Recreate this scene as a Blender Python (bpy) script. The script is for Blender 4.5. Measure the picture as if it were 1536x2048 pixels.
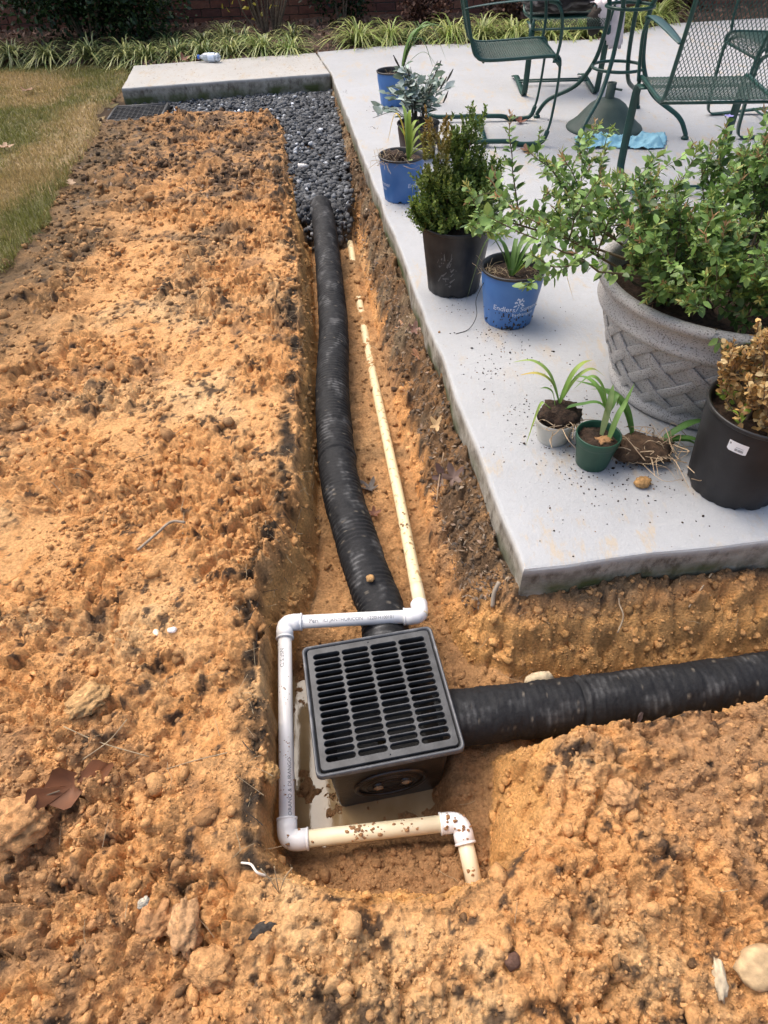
import bpy, bmesh, math, random
import numpy as np
from mathutils import Vector, Matrix, Euler

for o in list(bpy.data.objects): bpy.data.objects.remove(o)
SC = bpy.context.scene
COL = SC.collection
rng = np.random.default_rng(7)
random.seed(7)

# ------------------------------------------------------------------ camera
PITCH, ROLL, CAM_H = math.radians(45.5), math.radians(2.0), 1.28
cd = bpy.data.cameras.new('camera'); cam = bpy.data.objects.new('camera', cd); COL.objects.link(cam)
cd.sensor_fit = 'VERTICAL'; cd.sensor_height = 32.0; cd.lens = 1280 / 2048 * 32.0
cd.clip_start = 0.02; cd.clip_end = 200
X0 = Vector((1, 0, 0)); D0 = Vector((0, -math.sin(PITCH), -math.cos(PITCH))); FW = Vector((0, math.cos(PITCH), -math.sin(PITCH)))
right = X0 * math.cos(ROLL) + D0 * math.sin(ROLL); down = -X0 * math.sin(ROLL) + D0 * math.cos(ROLL)
m = Matrix((right, -down, -FW)).transposed().to_4x4(); m.translation = (0, 0, CAM_H)
cam.matrix_world = m
SC.camera = cam
# ------------------------------------------------------------------ light
SUN_EL, SUN_AZ = math.radians(60), math.radians(-48)      # azimuth measured from +Y towards +X
world = bpy.data.worlds.new('World'); SC.world = world; world.use_nodes = True
wn = world.node_tree.nodes; wl = world.node_tree.links
sky = wn.new('ShaderNodeTexSky'); sky.sky_type = 'NISHITA'; sky.sun_disc = False
sky.sun_elevation = SUN_EL; sky.sun_rotation = SUN_AZ; sky.air_density = 1.0; sky.dust_density = 6.0; sky.ozone_density = 1.0
bg = wn['Background']; bg.inputs[1].default_value = 0.15
wl.new(sky.outputs[0], bg.inputs[0])
sd = bpy.data.lights.new('sun', 'SUN'); sd.energy = 1.05; sd.angle = math.radians(50); sd.color = (1.0, 0.95, 0.86)
sun = bpy.data.objects.new('sun', sd); COL.objects.link(sun)
sv = Vector((math.sin(SUN_AZ) * math.cos(SUN_EL), math.cos(SUN_AZ) * math.cos(SUN_EL), math.sin(SUN_EL)))
sun.rotation_euler = (-sv).to_track_quat('-Z', 'Y').to_euler()
SC.view_settings.view_transform = 'Standard'; SC.view_settings.look = 'None'
SC.view_settings.exposure = 0.85; SC.view_settings.gamma = 1.0; SC.view_settings.use_curve_mapping = False

# ------------------------------------------------------------------ noise
def h2(ix, iy, s):
    a = (ix.astype(np.int64) * 374761393 + iy.astype(np.int64) * 668265263 + s * 974711) & 0xffffffff
    a = ((a ^ (a >> 13)) * 1274126177) & 0xffffffff
    return ((a ^ (a >> 16)) & 0xffffff) / float(0x1000000)
def perlin(x, y, s=0):
    x = np.asarray(x, float); y = np.asarray(y, float)
    xi = np.floor(x); yi = np.floor(y); fx = x - xi; fy = y - yi
    u = fx * fx * fx * (fx * (fx * 6 - 15) + 10); v = fy * fy * fy * (fy * (fy * 6 - 15) + 10)
    def g(dx, dy):
        a = h2(xi + dx, yi + dy, s) * 2 * np.pi
        return np.cos(a) * (fx - dx) + np.sin(a) * (fy - dy)
    a = g(0, 0) * (1 - u) + g(1, 0) * u; b = g(0, 1) * (1 - u) + g(1, 1) * u
    return (a * (1 - v) + b * v) * 1.5
def fbm(x, y, s=0, o=4, gain=.5):
    r = 0; a = 1; f = 1
    for i in range(o):
        r = r + a * perlin(x * f, y * f, s + i * 17); a *= gain; f *= 2.03
    return r
def domes(x, y, cell, rmin, rmax, s, keep=1.0):
    """union of lumps: height above ground of random bumpy half spheres"""
    x = np.asarray(x, float); y = np.asarray(y, float)
    gx = np.floor(x / cell); gy = np.floor(y / cell); best = np.zeros_like(x)
    for dx in (-1, 0, 1):
        for dy in (-1, 0, 1):
            cx = gx + dx; cy = gy + dy
            px = (cx + h2(cx, cy, s)) * cell; py = (cy + h2(cx, cy, s + 1)) * cell
            k = h2(cx, cy, s + 2); r = (rmin + (rmax - rmin) * k ** 2) * (h2(cx, cy, s + 3) < keep)
            e = .6 + .8 * h2(cx, cy, s + 4); a = h2(cx, cy, s + 5) * 3.14159
            ux = (x - px) * np.cos(a) + (y - py) * np.sin(a); uy = (y - py) * np.cos(a) - (x - px) * np.sin(a)
            d2 = (ux * e) ** 2 + (uy / e) ** 2
            best = np.maximum(best, np.sqrt(np.clip(r * r - d2, 0, None)) * (.55 + .4 * h2(cx, cy, s + 6)))
    return best
def facets(x, y, cell, s, tilt=.5, gap=.35):
    """broken angular fragments: every cell a tilted facet with a crack round it (in units of the cell)"""
    x = np.asarray(x, float) / cell; y = np.asarray(y, float) / cell
    gx = np.floor(x); gy = np.floor(y); d1 = np.full(x.shape, 9.); d2 = np.full(x.shape, 9.); hh = np.zeros_like(x)
    for dx in (-1, 0, 1):
        for dy in (-1, 0, 1):
            cx = gx + dx; cy = gy + dy; px = cx + h2(cx, cy, s); py = cy + h2(cx, cy, s + 1); ex = x - px; ey = y - py; d = np.hypot(ex, ey)
            v = (h2(cx, cy, s + 2) - .4) * .8 + tilt * (ex * (h2(cx, cy, s + 3) - .5) + ey * (h2(cx, cy, s + 4) - .5)) * 2
            n = d < d1; d2 = np.where(n, d1, np.minimum(d2, d)); hh = np.where(n, v, hh); d1 = np.where(n, d, d1)
    return hh - gap * (1 - sstep(0, .22, d2 - d1))
def sstep(a, b, x):
    t = np.clip((x - a) / (b - a), 0, 1); return t * t * (3 - 2 * t)
def poly_dist(px, py, poly):
    """(distance to polygon outline, inside mask)"""
    P = np.array(poly, float); d = np.full(px.shape, 1e9); ins = np.zeros(px.shape, bool)
    for i in range(len(P)):
        a = P[i]; b = P[(i + 1) % len(P)]; e = b - a
        wx = px - a[0]; wy = py - a[1]
        t = np.clip((wx * e[0] + wy * e[1]) / (e @ e), 0, 1)
        d = np.minimum(d, (wx - t * e[0]) ** 2 + (wy - t * e[1]) ** 2)
        c = (a[1] <= py) != (b[1] <= py)
        if e[1] != 0:
            ins ^= c & (px < a[0] + (py - a[1]) / e[1] * e[0])
    return np.sqrt(d), ins

# ------------------------------------------------------------------ mesh helpers
def np_mesh(name, V, Fc, smooth=False, cols=None):
    V = np.asarray(V, np.float32); Fc = np.asarray(Fc, np.int32); k = Fc.shape[1]
    me = bpy.data.meshes.new(name)
    me.vertices.add(len(V)); me.vertices.foreach_set('co', V.ravel())
    me.loops.add(Fc.size); me.loops.foreach_set('vertex_index', Fc.ravel())
    me.polygons.add(len(Fc)); me.polygons.foreach_set('loop_start', np.arange(len(Fc), dtype=np.int32) * k)
    me.polygons.foreach_set('loop_total', np.full(len(Fc), k, np.int32))
    if smooth: me.polygons.foreach_set('use_smooth', np.ones(len(Fc), bool))
    me.update(calc_edges=True)
    if cols is not None:
        at = me.color_attributes.new('Col', 'FLOAT_COLOR', 'POINT')
        c = np.ones((len(V), 4), np.float32); c[:, :3] = cols; at.data.foreach_set('color', c.ravel())
    me.validate()
    return me
def mk(name, vf, mat=None, parent=None, smooth=False, cols=None, loc=None):
    """one mesh object from (verts, faces)"""
    V, Fc = vf
    lens = {len(f) for f in Fc}
    if len(lens) == 1:
        me = np_mesh(name, V, Fc, smooth, cols)
    else:
        me = bpy.data.meshes.new(name); me.from_pydata([tuple(v) for v in V], [], [tuple(int(i) for i in f) for f in Fc]); me.update()
        if smooth:
            for p in me.polygons: p.use_smooth = True
        if cols is not None:
            at = me.color_attributes.new('Col', 'FLOAT_COLOR', 'POINT')
            c = np.ones((len(V), 4), np.float32); c[:, :3] = cols; at.data.foreach_set('color', c.ravel())
    return ob(name, me, mat, parent, loc)
def ob(name, me, mat=None, parent=None, loc=None, rot=None, scale=None):
    o = bpy.data.objects.new(name, me); COL.objects.link(o)
    if mat and not me.materials: me.materials.append(mat)
    if parent: o.parent = parent
    if loc is not None: o.location = loc
    if rot is not None: o.rotation_euler = rot
    if scale is not None: o.scale = scale
    return o
def thing(name, label, cat, loc=(0, 0, 0), rz=0, group=None):
    o = bpy.data.objects.new(name, None); COL.objects.link(o); o.location = loc; o.rotation_euler = (0, 0, rz); o.empty_display_size = .05
    return tag(o, label, cat, group)
def tag(o, label, cat, group=None):
    o['label'] = label; o['category'] = cat
    if group: o['group'] = group
    return o
def struct(o, kind='structure'):
    o['kind'] = kind; return o
def merge(parts):
    Vs, Fs, n = [], [], 0
    for V, Fc in parts:
        Vs.append(np.asarray(V, float)); Fs += [tuple(int(i) + n for i in f) for f in Fc]; n += len(V)
    return np.vstack(Vs), Fs
def box(x0, x1, y0, y1, z0, z1):
    V = [(x, y, z) for z in (z0, z1) for y in (y0, y1) for x in (x0, x1)]
    return np.array(V, float), [(0, 2, 3, 1), (4, 5, 7, 6), (0, 1, 5, 4), (2, 6, 7, 3), (0, 4, 6, 2), (1, 3, 7, 5)]
def smooth_path(pts, n=8):
    """Catmull-Rom through the points"""
    P = np.array(pts, float); P = np.vstack([2 * P[0] - P[1], P, 2 * P[-1] - P[-2]]); out = []
    for i in range(1, len(P) - 2):
        for t in np.linspace(0, 1, n, endpoint=False):
            a, b, c, d = P[i - 1], P[i], P[i + 1], P[i + 2]
            out.append(.5 * (2 * b + (c - a) * t + (2 * a - 5 * b + 4 * c - d) * t * t + (3 * b - a - 3 * c + d) * t ** 3))
    out.append(P[-2]); return np.array(out)
def frames(path):
    P = np.asarray(path, float); T = np.gradient(P, axis=0); T /= np.linalg.norm(T, axis=1)[:, None] + 1e-12
    N = np.zeros_like(P); a = np.array([0, 0, 1.]) if abs(T[0][2]) < .9 else np.array([1., 0, 0])
    n = np.cross(np.cross(T[0], a), T[0]); n /= np.linalg.norm(n); N[0] = n
    for i in range(1, len(P)):
        n = N[i - 1] - T[i] * (N[i - 1] @ T[i]); N[i] = n / np.linalg.norm(n)
    return T, N, np.cross(T, N)
def tube(path, r, seg=10, caps=True, sx=1.0, sy=1.0):
    """sx,sy scale the section along binormal and normal"""
    P = np.asarray(path, float); T, N, B = frames(P); n = len(P)
    a = np.linspace(0, 2 * np.pi, seg, endpoint=False)
    r = np.broadcast_to(np.asarray(r, float), (n,)) if np.ndim(r) < 2 else r
    R = r[:, None] if r.ndim == 1 else r
    V = P[:, None, :] + (np.cos(a) * sx * R)[..., None] * B[:, None, :] + (np.sin(a) * sy * R)[..., None] * N[:, None, :]
    V = V.reshape(-1, 3); Fc = []
    i = np.arange(n - 1)[:, None] * seg; j = np.arange(seg)[None, :]; k = (j + 1) % seg
    Q = np.stack([i + j, i + k, i + seg + k, i + seg + j], -1).reshape(-1, 4)
    Fc = [tuple(q) for q in Q]
    if caps:
        c0 = len(V); V = np.vstack([V, P[0], P[-1]])
        e = (n - 1) * seg
        for q in range(seg):
            w = (q + 1) % seg
            Fc.append((c0, w, q, q) if False else (c0, w, q)); Fc.append((c0 + 1, e + q, e + w))
    return V, Fc
def lathe(prof, seg=40, cap_bottom=False, cap_top=False):
    n = len(prof); a = np.linspace(0, 2 * np.pi, seg, endpoint=False)
    V = np.array([[(r * math.cos(t), r * math.sin(t), z) for t in a] for r, z in prof]).reshape(-1, 3)
    Fc = []
    for i in range(n - 1):
        for j in range(seg):
            k = (j + 1) % seg; Fc.append((i * seg + j, i * seg + k, (i + 1) * seg + k, (i + 1) * seg + j))
    if cap_bottom: Fc.append(tuple(range(seg))[::-1])
    if cap_top: Fc.append(tuple((n - 1) * seg + j for j in range(seg)))
    return V, Fc
def rod(a, b, r, seg=8): return tube(np.array([a, b], float), r, seg)
def ico(sub=1):
    bm = bmesh.new(); bmesh.ops.create_icosphere(bm, subdivisions=sub, radius=1)
    V = np.array([v.co[:] for v in bm.verts]); Fc = np.array([[v.index for v in f.verts] for f in bm.faces]); bm.free()
    return V, Fc
def rand_rot(n, g=rng):
    q = g.normal(size=(n, 4)); q /= np.linalg.norm(q, axis=1)[:, None]; w, x, y, z = q.T
    return np.stack([np.stack([1 - 2 * (y * y + z * z), 2 * (x * y - z * w), 2 * (x * z + y * w)], -1),
                     np.stack([2 * (x * y + z * w), 1 - 2 * (x * x + z * z), 2 * (y * z - x * w)], -1),
                     np.stack([2 * (x * z - y * w), 2 * (y * z + x * w), 1 - 2 * (x * x + y * y)], -1)], -2)
def scatter_lumps(pos, size, sub, flat=.75, jag=.25, g=rng):
    """many little stones / clods as one array mesh; size (n,) radius"""
    V, Fc = ico(sub); n = len(pos)
    k = 1 + g.uniform(-jag, jag, (n, len(V)))
    S = np.stack([g.uniform(.7, 1.25, n), g.uniform(.7, 1.25, n), g.uniform(flat * .7, flat * 1.2, n)], -1)
    W = V[None] * k[..., None] * S[:, None, :]
    a = g.uniform(0, 6.283, n); t = g.uniform(-.5, .5, n)
    c, s = np.cos(a), np.sin(a); ct, st = np.cos(t), np.sin(t)
    x, y, z = W[..., 0], W[..., 1], W[..., 2]
    y, z = y * ct[:, None] - z * st[:, None], y * st[:, None] + z * ct[:, None]
    x, y = x * c[:, None] - y * s[:, None], x * s[:, None] + y * c[:, None]
    W = np.stack([x, y, z], -1) * size[:, None, None] + pos[:, None, :]
    Fa = (Fc[None] + (np.arange(n) * len(V))[:, None, None]).reshape(-1, 3)
    return W.reshape(-1, 3), Fa, len(V)

# ------------------------------------------------------------------ materials
MATS = {}
def mat(name, c=(.5, .5, .5), rough=.6, c2=None, scale=20, detail=4, bump=0, bscale=60, metal=0, spec=None, attr=False, coat=0, trans=0, alpha=1, sub=0, contrast=(.35, .65), attr_mix=.25):
    if name in MATS: return MATS[name]
    mt = bpy.data.materials.new(name); mt.use_nodes = True; nt = mt.node_tree; N = nt.nodes; L = nt.links; b = N['Principled BSDF']
    b.inputs['Base Color'].default_value = (*c, 1); b.inputs['Roughness'].default_value = rough; b.inputs['Metallic'].default_value = metal
    if spec is not None: b.inputs['Specular IOR Level'].default_value = spec
    if coat: b.inputs['Coat Weight'].default_value = coat
    if trans: b.inputs['Transmission Weight'].default_value = trans
    if sub: b.inputs['Subsurface Weight'].default_value = sub; b.inputs['Subsurface Radius'].default_value = (.01, .01, .005)
    tc = N.new('ShaderNodeTexCoord')
    src = None
    if attr:
        a = N.new('ShaderNodeVertexColor'); a.layer_name = 'Col'; src = a.outputs[0]
        no = N.new('ShaderNodeTexNoise'); no.inputs['Scale'].default_value = scale; no.inputs['Detail'].default_value = detail; L.new(tc.outputs['Object'], no.inputs['Vector'])
        mr = N.new('ShaderNodeMapRange'); mr.inputs[1].default_value = .3; mr.inputs[2].default_value = .7; mr.inputs[3].default_value = 1 - attr_mix; mr.inputs[4].default_value = 1 + attr_mix
        L.new(no.outputs[0], mr.inputs[0])
        mx = N.new('ShaderNodeMix'); mx.data_type = 'RGBA'; mx.blend_type = 'MULTIPLY'; mx.inputs[0].default_value = 1
        L.new(src, mx.inputs[6]); L.new(mr.outputs[0], mx.inputs[7]); L.new(mx.outputs[2], b.inputs['Base Color'])
    elif c2 is not None:
        no = N.new('ShaderNodeTexNoise'); no.inputs['Scale'].default_value = scale; no.inputs['Detail'].default_value = detail; L.new(tc.outputs['Object'], no.inputs['Vector'])
        mr = N.new('ShaderNodeMapRange'); mr.inputs[1].default_value = contrast[0]; mr.inputs[2].default_value = contrast[1]; L.new(no.outputs[0], mr.inputs[0])
        mx = N.new('ShaderNodeMix'); mx.data_type = 'RGBA'; mx.inputs[6].default_value = (*c, 1); mx.inputs[7].default_value = (*c2, 1)
        L.new(mr.outputs[0], mx.inputs[0]); L.new(mx.outputs[2], b.inputs['Base Color'])
    if bump:
        nb = N.new('ShaderNodeTexNoise'); nb.inputs['Scale'].default_value = bscale; nb.inputs['Detail'].default_value = 6; nb.inputs['Roughness'].default_value = .65; L.new(tc.outputs['Object'], nb.inputs['Vector'])
        bp = N.new('ShaderNodeBump'); bp.inputs['Strength'].default_value = bump; bp.inputs['Distance'].default_value = .01; L.new(nb.outputs[0], bp.inputs['Height']); L.new(bp.outputs[0], b.inputs['Normal'])
    MATS[name] = mt; return mt
def leaf_mat(name, rough=.45, transl=.25, spec=.4):
    """leaf colour from the Col attribute, with light coming through"""
    mt = mat(name, rough=rough, attr=True, scale=30, attr_mix=.15, spec=spec); nt = mt.node_tree; N = nt.nodes; L = nt.links; b = N['Principled BSDF']
    t = N.new('ShaderNodeBsdfTranslucent'); src = b.inputs['Base Color'].links[0].from_socket; L.new(src, t.inputs[0])
    ms = N.new('ShaderNodeMixShader'); ms.inputs[0].default_value = transl; L.new(b.outputs[0], ms.inputs[1]); L.new(t.outputs[0], ms.inputs[2])
    L.new(ms.outputs[0], N['Material Output'].inputs[0]); return mt

M_soil = mat('soil', rough=.95, attr=True, scale=140, detail=6, bump=.9, bscale=220, spec=.15, attr_mix=.28)
M_clod = mat('clod', rough=.95, attr=True, scale=120, detail=6, bump=.8, bscale=260, spec=.15, attr_mix=.25)
M_leaf = leaf_mat('leaf'); M_blade = leaf_mat('blade', rough=.5, transl=.3)
M_dryleaf = leaf_mat('dry_leaf', rough=.6, transl=.15)
M_bark = mat('bark', (.10, .07, .045), .9, (.20, .15, .10), 40)
M_straw = mat('straw', (.42, .33, .20), .8, (.30, .22, .13), 30)
M_root = mat('root', (.50, .38, .24), .8, (.32, .22, .13), 60)
M_green = mat('green_painted_metal', (.0045, .040, .032), .38, (.009, .058, .047), 25, spec=.5, bump=.08, bscale=300)
M_blackpl = mat('black_plastic', (.012, .012, .013), .45, (.030, .029, .028), 18, bump=.1, bscale=80)
M_blue = mat('blue_plastic', (.045, .145, .39), .42, (.065, .18, .43), 12, bump=.06, bscale=60)
M_dirtsoil = mat('potting_soil', (.030, .018, .011), .95, (.085, .05, .03), 70, bump=1, bscale=150)

# ------------------------------------------------------------------ plan of the place (metres, camera above the origin, z = 0 old ground)
PATIO = [(.327, .96), (-.303, 6.147), (-.46, 6.98), (.113, 7.15), (2.07, 7.12), (2.94, 7.75), (9.0, 8.5), (9.0, 1.845)]
WALK = [(-.309, 6.142), (-1.925, 5.888), (-2.03, 6.69), (-.607, 6.943), (-.466, 6.975)]
RIM = [(-.72, 5.6), (-.633, 5.09), (-.479, 3.66), (-.377, 3.014), (-.294, 2.125), (-.280, 1.669), (-.268, 1.36), (-.305, 1.131), (-.340, 1.0),
       (-.305, .85), (-.278, .694), (-.262, .56), (-.258, .40), (-.215, .335), (-.084, .292), (.075, .288), (.16, .325), (.234, .362),
       (.325, .44), (.335, .52), (.36, .590), (.544, .613), (.81, .655), (1.5, .72), (1.5, 1.070), (.936, 1.012), (.45, .966), (.322, .952),
       (.285, 1.22), (.193, 1.98), (.06, 3.07), (-.105, 4.42), (-.275, 5.8)]
FLOOR = [(-.40, 4.3), (-.345, 3.45), (-.262, 2.45), (-.240, 1.92), (-.218, 1.52), (-.20, 1.22), (-.225, 1.05), (-.272, .93), (-.272, .85), (-.262, .66), (-.252, .52),
         (-.240, .425), (-.16, .375), (.0, .36), (.10, .355), (.185, .375), (.215, .50), (.23, .625), (.4, .66), (.8, .705), (1.5, .775),
         (1.5, .93), (.95, .868), (.65, .84), (.30, .832), (.205, .885), (.165, 1.0), (.145, 1.2), (.125, 1.45), (.075, 1.85), (.02, 2.36), (-.07, 3.2), (-.14, 4.3)]
GRAVEL = [(-.30, 3.42), (-.375, 3.47), (-.44, 3.82), (-.53, 4.4), (-.60, 5.05), (-.74, 5.50), (-1.10, 5.52), (-1.45, 5.50), (-1.62, 5.44), (-1.98, 5.36), (-2.08, 5.62), (-1.99, 5.90), (-1.2, 6.02), (-.32, 6.16),
          (-.24, 5.5), (-.16, 4.5), (-.12, 3.9), (-.13, 3.52)]
LAWN_EDGE = [(-1.62, 2.4), (-1.70, 2.89), (-1.66, 3.2), (-1.70, 3.55), (-1.80, 4.1), (-1.86, 5.0), (-2.04, 5.55), (-2.00, 5.95), (-2.06, 6.70)]
LAWN = LAWN_EDGE + [(-2.2, 7.12), (-3.0, 7.2), (-4.6, 7.3), (-9, 7.6), (-9, .4), (-2.6, .4), (-1.75, 1.6)]

def ground(x, y, detail=True):
    """height of the dug soil, and masks"""
    x = np.asarray(x, float); y = np.asarray(y, float)
    wob = .012 * fbm(x * 9, y * 9, 31, 3); wob2 = .012 * fbm(x * 9, y * 9, 61, 3)
    dR, iR = poly_dist(x + wob, y + wob2, RIM); dF, iF = poly_dist(x + wob * .6, y + wob2 * .6, FLOOR)
    t = np.where(iF, 0, np.where(iR, dF / (dF + dR + 1e-9), 1.0))
    tn_ = .15 * fbm(x * 13, y * 13, 181, 3) + .10 * facets(x + .01 * fbm(x * 30, y * 30, 191, 2), y, .045, 195)
    t = np.clip(t + np.where(iR & ~iF, tn_ * np.sin(np.pi * np.clip(t, 0, 1)), 0), 0, 1)
    zf = -.205 - .100 * sstep(1.02, .90, y) * sstep(.34, .20, x) + sstep(1.02, .90, y) * .105 * np.maximum(sstep(.515, .43, y + .10 * np.clip(-x - .05, -.05, .2)), sstep(.085, .165, x + .02 * fbm(x * 12, y * 12, 71, 2)) * sstep(.36, .24, x))
    zr = np.zeros_like(x) + .012 * fbm(x * 1.7, y * 1.7, 5, 3)
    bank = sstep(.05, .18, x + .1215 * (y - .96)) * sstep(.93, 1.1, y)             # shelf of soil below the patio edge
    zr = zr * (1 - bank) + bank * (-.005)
    tt = np.where(bank > .01, t ** (.75), t ** .85)
    tt = np.clip(tt + .05 * np.sin(tt * 13 + 4 * fbm(x * 4, y * 4, 271, 2)) * np.sin(np.pi * np.clip(tt, 0, 1)), 0, 1)
    z = zf + (zr - zf) * tt
    lip = np.exp(-(dR / .05) ** 2) * (~iR)                                          # crumbled lip
    z = z - .012 * lip
    wall = (t > .02) & (t < .98)
    flat = sstep(-.15, .5, fbm(x * 2.3 + 5, y * 1.9, 91, 3))                        # smoother, trodden patches
    out = np.where(iR, 0., 1.)
    amp = np.where(iF, .30, np.where(iR, .30 + .2 * t, 1.0 - .70 * flat))
    dg, ig = poly_dist(x, y, GRAVEL)
    g_in = ig.astype(float)
    if detail:
        near = .55 + .45 * sstep(1.6, .5, y)
        z = z + amp * (.016 * fbm(x * 7, y * 7, 11, 2) + .010 * np.abs(fbm(x * 18, y * 18, 23, 3)) + .0045 * fbm(x * 55, y * 55, 37, 3))
        wx_ = x + .007 * fbm(x * 45, y * 45, 141, 3); wy_ = y + .007 * fbm(x * 45, y * 45, 151, 3)
        fc = .060 * np.clip(facets(wx_, wy_, .068, 211, .7, .55), -.7, 1) * .55 + .62 * .026 * np.clip(facets(x + .004 * fbm(x * 90, y * 90, 221, 2), y + .004 * fbm(x * 90, y * 90, 225, 2), .024, 231), -.6, 1) + .5 * .011 * facets(x, y, .0115, 241)
        rough_ = np.where(iF, .35, np.where(iR, .7, (1 - .72 * flat) * (.50 + .8 * sstep(-.5, .5, fbm(x * 4, y * 4, 251, 2)))))
        z = z + fc * rough_
        c = .55 * domes(wx_, wy_, .085, .012, .040, 3, .6) + domes(wx_, wy_, .036, .007, .0195, 13, .8) + .9 * domes(x + .003 * fbm(x * 150, y * 150, 161, 2), y, .016, .0032, .0085, 23, .85)
        z = z + amp * c * near
        z = z + out * .010 * np.clip(fbm(x * 4 + 9, y * 4, 77, 3), -1, 1)
        # dark clawed ridges left by the digger on the trench faces
        z = z - np.where(wall, .006 * np.abs(fbm(x * 5, y * 30, 47, 3)), 0)
    # gravel bed: the soil drops beneath the stones
    gz = -.085 + .03 * sstep(3.5, 5.0, y)
    k = sstep(-.03, .03, np.where(ig, dg, -dg)) * sstep(3.45, 3.7, y)
    z = z * (1 - k) + np.minimum(z, gz) * k
    pxl = np.interp(y, [1.84, 2.34, 2.8, 3.3], [.015, -.034, -.075, -.115])
    z = z + (.010 + .016 * sstep(2.3, 3.0, y)) * np.exp(-((x - pxl) / .032) ** 2) * sstep(1.55, 2.05, y) * sstep(3.5, 3.2, y) * sstep(-.45, .25, fbm(y * 3.3, x * 3, 261, 3) + .25 * sstep(1.9, 2.6, y))
    z = np.minimum(z, .075)
    dl, il = poly_dist(x, y, LAWN)
    sl = np.where(il, dl, -dl)
    z = z * (1 - sstep(-.25, .0, sl)) + sstep(-.25, .0, sl) * (.008 + .3 * (z - .008))
    return z, dict(t=t, iR=iR, iF=iF, dR=dR, flat=flat, bank=bank, wall=wall, ig=ig, dg=dg, sl=sl)

def soil_colour(x, y, z, mk_):
    t, iR, iF, dR, flat, bank, sl = mk_['t'], mk_['iR'], mk_['iF'], mk_['dR'], mk_['flat'], mk_['bank'], mk_['sl']
    n1 = fbm(x * 3, y * 3, 101, 4); n2 = fbm(x * 12, y * 12, 111, 3); n3 = fbm(x * 40, y * 40, 121, 3); n4 = fbm(x * 1.1, y * 1.1, 131, 3)
    def mix(a, b, k): return a * (1 - k[..., None]) + np.array(b) * k[..., None]
    c = np.ones(x.shape + (3,)) * np.array((.645, .330, .128))
    c = mix(c, (.71, .445, .215), sstep(.0, .7, n1) * .7 + .25 * flat)
    c = mix(c, (.52, .225, .068), sstep(.15, .7, n2 - n1 * .4) * .6)
    c = mix(c, (.30, .19, .11), sstep(.15, .6, n4 + .5 * n2) * .6)                  # greyer mixed-in topsoil
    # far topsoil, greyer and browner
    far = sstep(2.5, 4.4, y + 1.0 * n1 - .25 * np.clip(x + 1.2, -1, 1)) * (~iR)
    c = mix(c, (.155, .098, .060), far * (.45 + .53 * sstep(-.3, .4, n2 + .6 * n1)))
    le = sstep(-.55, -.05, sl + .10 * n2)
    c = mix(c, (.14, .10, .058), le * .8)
    # black organic flecks
    blk = sstep(.45, .85, n2 * .8 + .9 * n3 + .3 * n1 + .25 * fbm(x * 110, y * 110, 125, 2)) * (~iF) * .9
    c = mix(c, (.050, .037, .029), blk)
    # old turf line along the rim of the trench on the left
    rim = np.exp(-((dR - .022) / .030) ** 2) * (x < .0) * (y > .36) * sstep(-.55, .25, n2 + .5 * n3 + .3 * n1)
    rim = rim * (1 - .5 * iR)
    c = mix(c, (.045, .035, .026), np.clip(rim * 1.1, 0, .95))
    # trench faces: clean clay, floor: damp
    w = (iR & ~iF) * (1 - bank)
    c = mix(c, (.62, .33, .115), w * .75 * sstep(.9, .6, t))
    c = mix(c, (.44, .25, .115), iF * (.75 + .2 * n2))
    pit = sstep(1.0, .92, y) * iF * sstep(.26, .18, x)
    c = mix(c, (.30, .165, .078), pit * .8)
    c = mix(c, (.20, .125, .065), iF * sstep(.1, .6, n1 + .3 * n2) * .6)
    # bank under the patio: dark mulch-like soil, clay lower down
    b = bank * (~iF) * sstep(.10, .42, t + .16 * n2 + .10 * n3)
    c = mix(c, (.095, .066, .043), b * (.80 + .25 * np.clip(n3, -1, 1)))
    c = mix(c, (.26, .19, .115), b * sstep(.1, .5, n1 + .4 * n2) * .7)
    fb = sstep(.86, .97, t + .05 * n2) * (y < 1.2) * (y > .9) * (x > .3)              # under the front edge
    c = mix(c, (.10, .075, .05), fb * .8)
    c = mix(c, (.07, .05, .035), mk_['ig'] * .9)
    c *= (1 + .13 * np.clip(n3, -1, 1))[..., None]
    return np.clip(c, .01, 1)

def graded(segs):
    out = []
    for a, b, d0, d1 in segs:
        v = a
        while v < b - 1e-6:
            out.append(v); v += d0 + (d1 - d0) * (v - a) / (b - a)
    return np.array(out)
xs = np.concatenate([[-20, -12, -7, -4.5], graded([(-3.4, -1.3, .03, .011), (-1.3, -.75, .010, .006), (-.75, .42, .0046, .0046), (.42, 1.35, .0048, .008), (1.35, 1.8, .03, .08)]), [2.3, 4, 8, 20]])
ys = np.concatenate([[-20, -10, -5, -2, -1, -.4, -.15, -.02], graded([(.05, 1.3, .0042, .0056), (1.3, 3.0, .0058, .010), (3.0, 6.3, .0102, .020)]), [6.4, 6.7, 7.2, 7.8, 9, 12, 20, 60]])
gx, gy = np.meshgrid(xs, ys); gz, gm = ground(gx.ravel(), gy.ravel())
gxr, gyr = gx.ravel(), gy.ravel()
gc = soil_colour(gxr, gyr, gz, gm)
nx, ny = len(xs), len(ys)
ii = (np.arange(ny - 1)[:, None] * nx + np.arange(nx - 1)[None, :]).ravel()
Q = np.stack([ii, ii + 1, ii + nx + 1, ii + nx], -1)
dp, ip = poly_dist(gxr, gyr, PATIO + []); dw, iw = poly_dist(gxr, gyr, WALK)
hid = (ip & (dp > .06)) | (iw & (dw > .06)) | ((gm['sl'] > .4) & (gxr > -4) & (gyr > .6))
Q = Q[~hid[Q].all(1)]
used = np.zeros(len(gz), bool); used[Q.ravel()] = True; remap = np.cumsum(used) - 1
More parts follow.
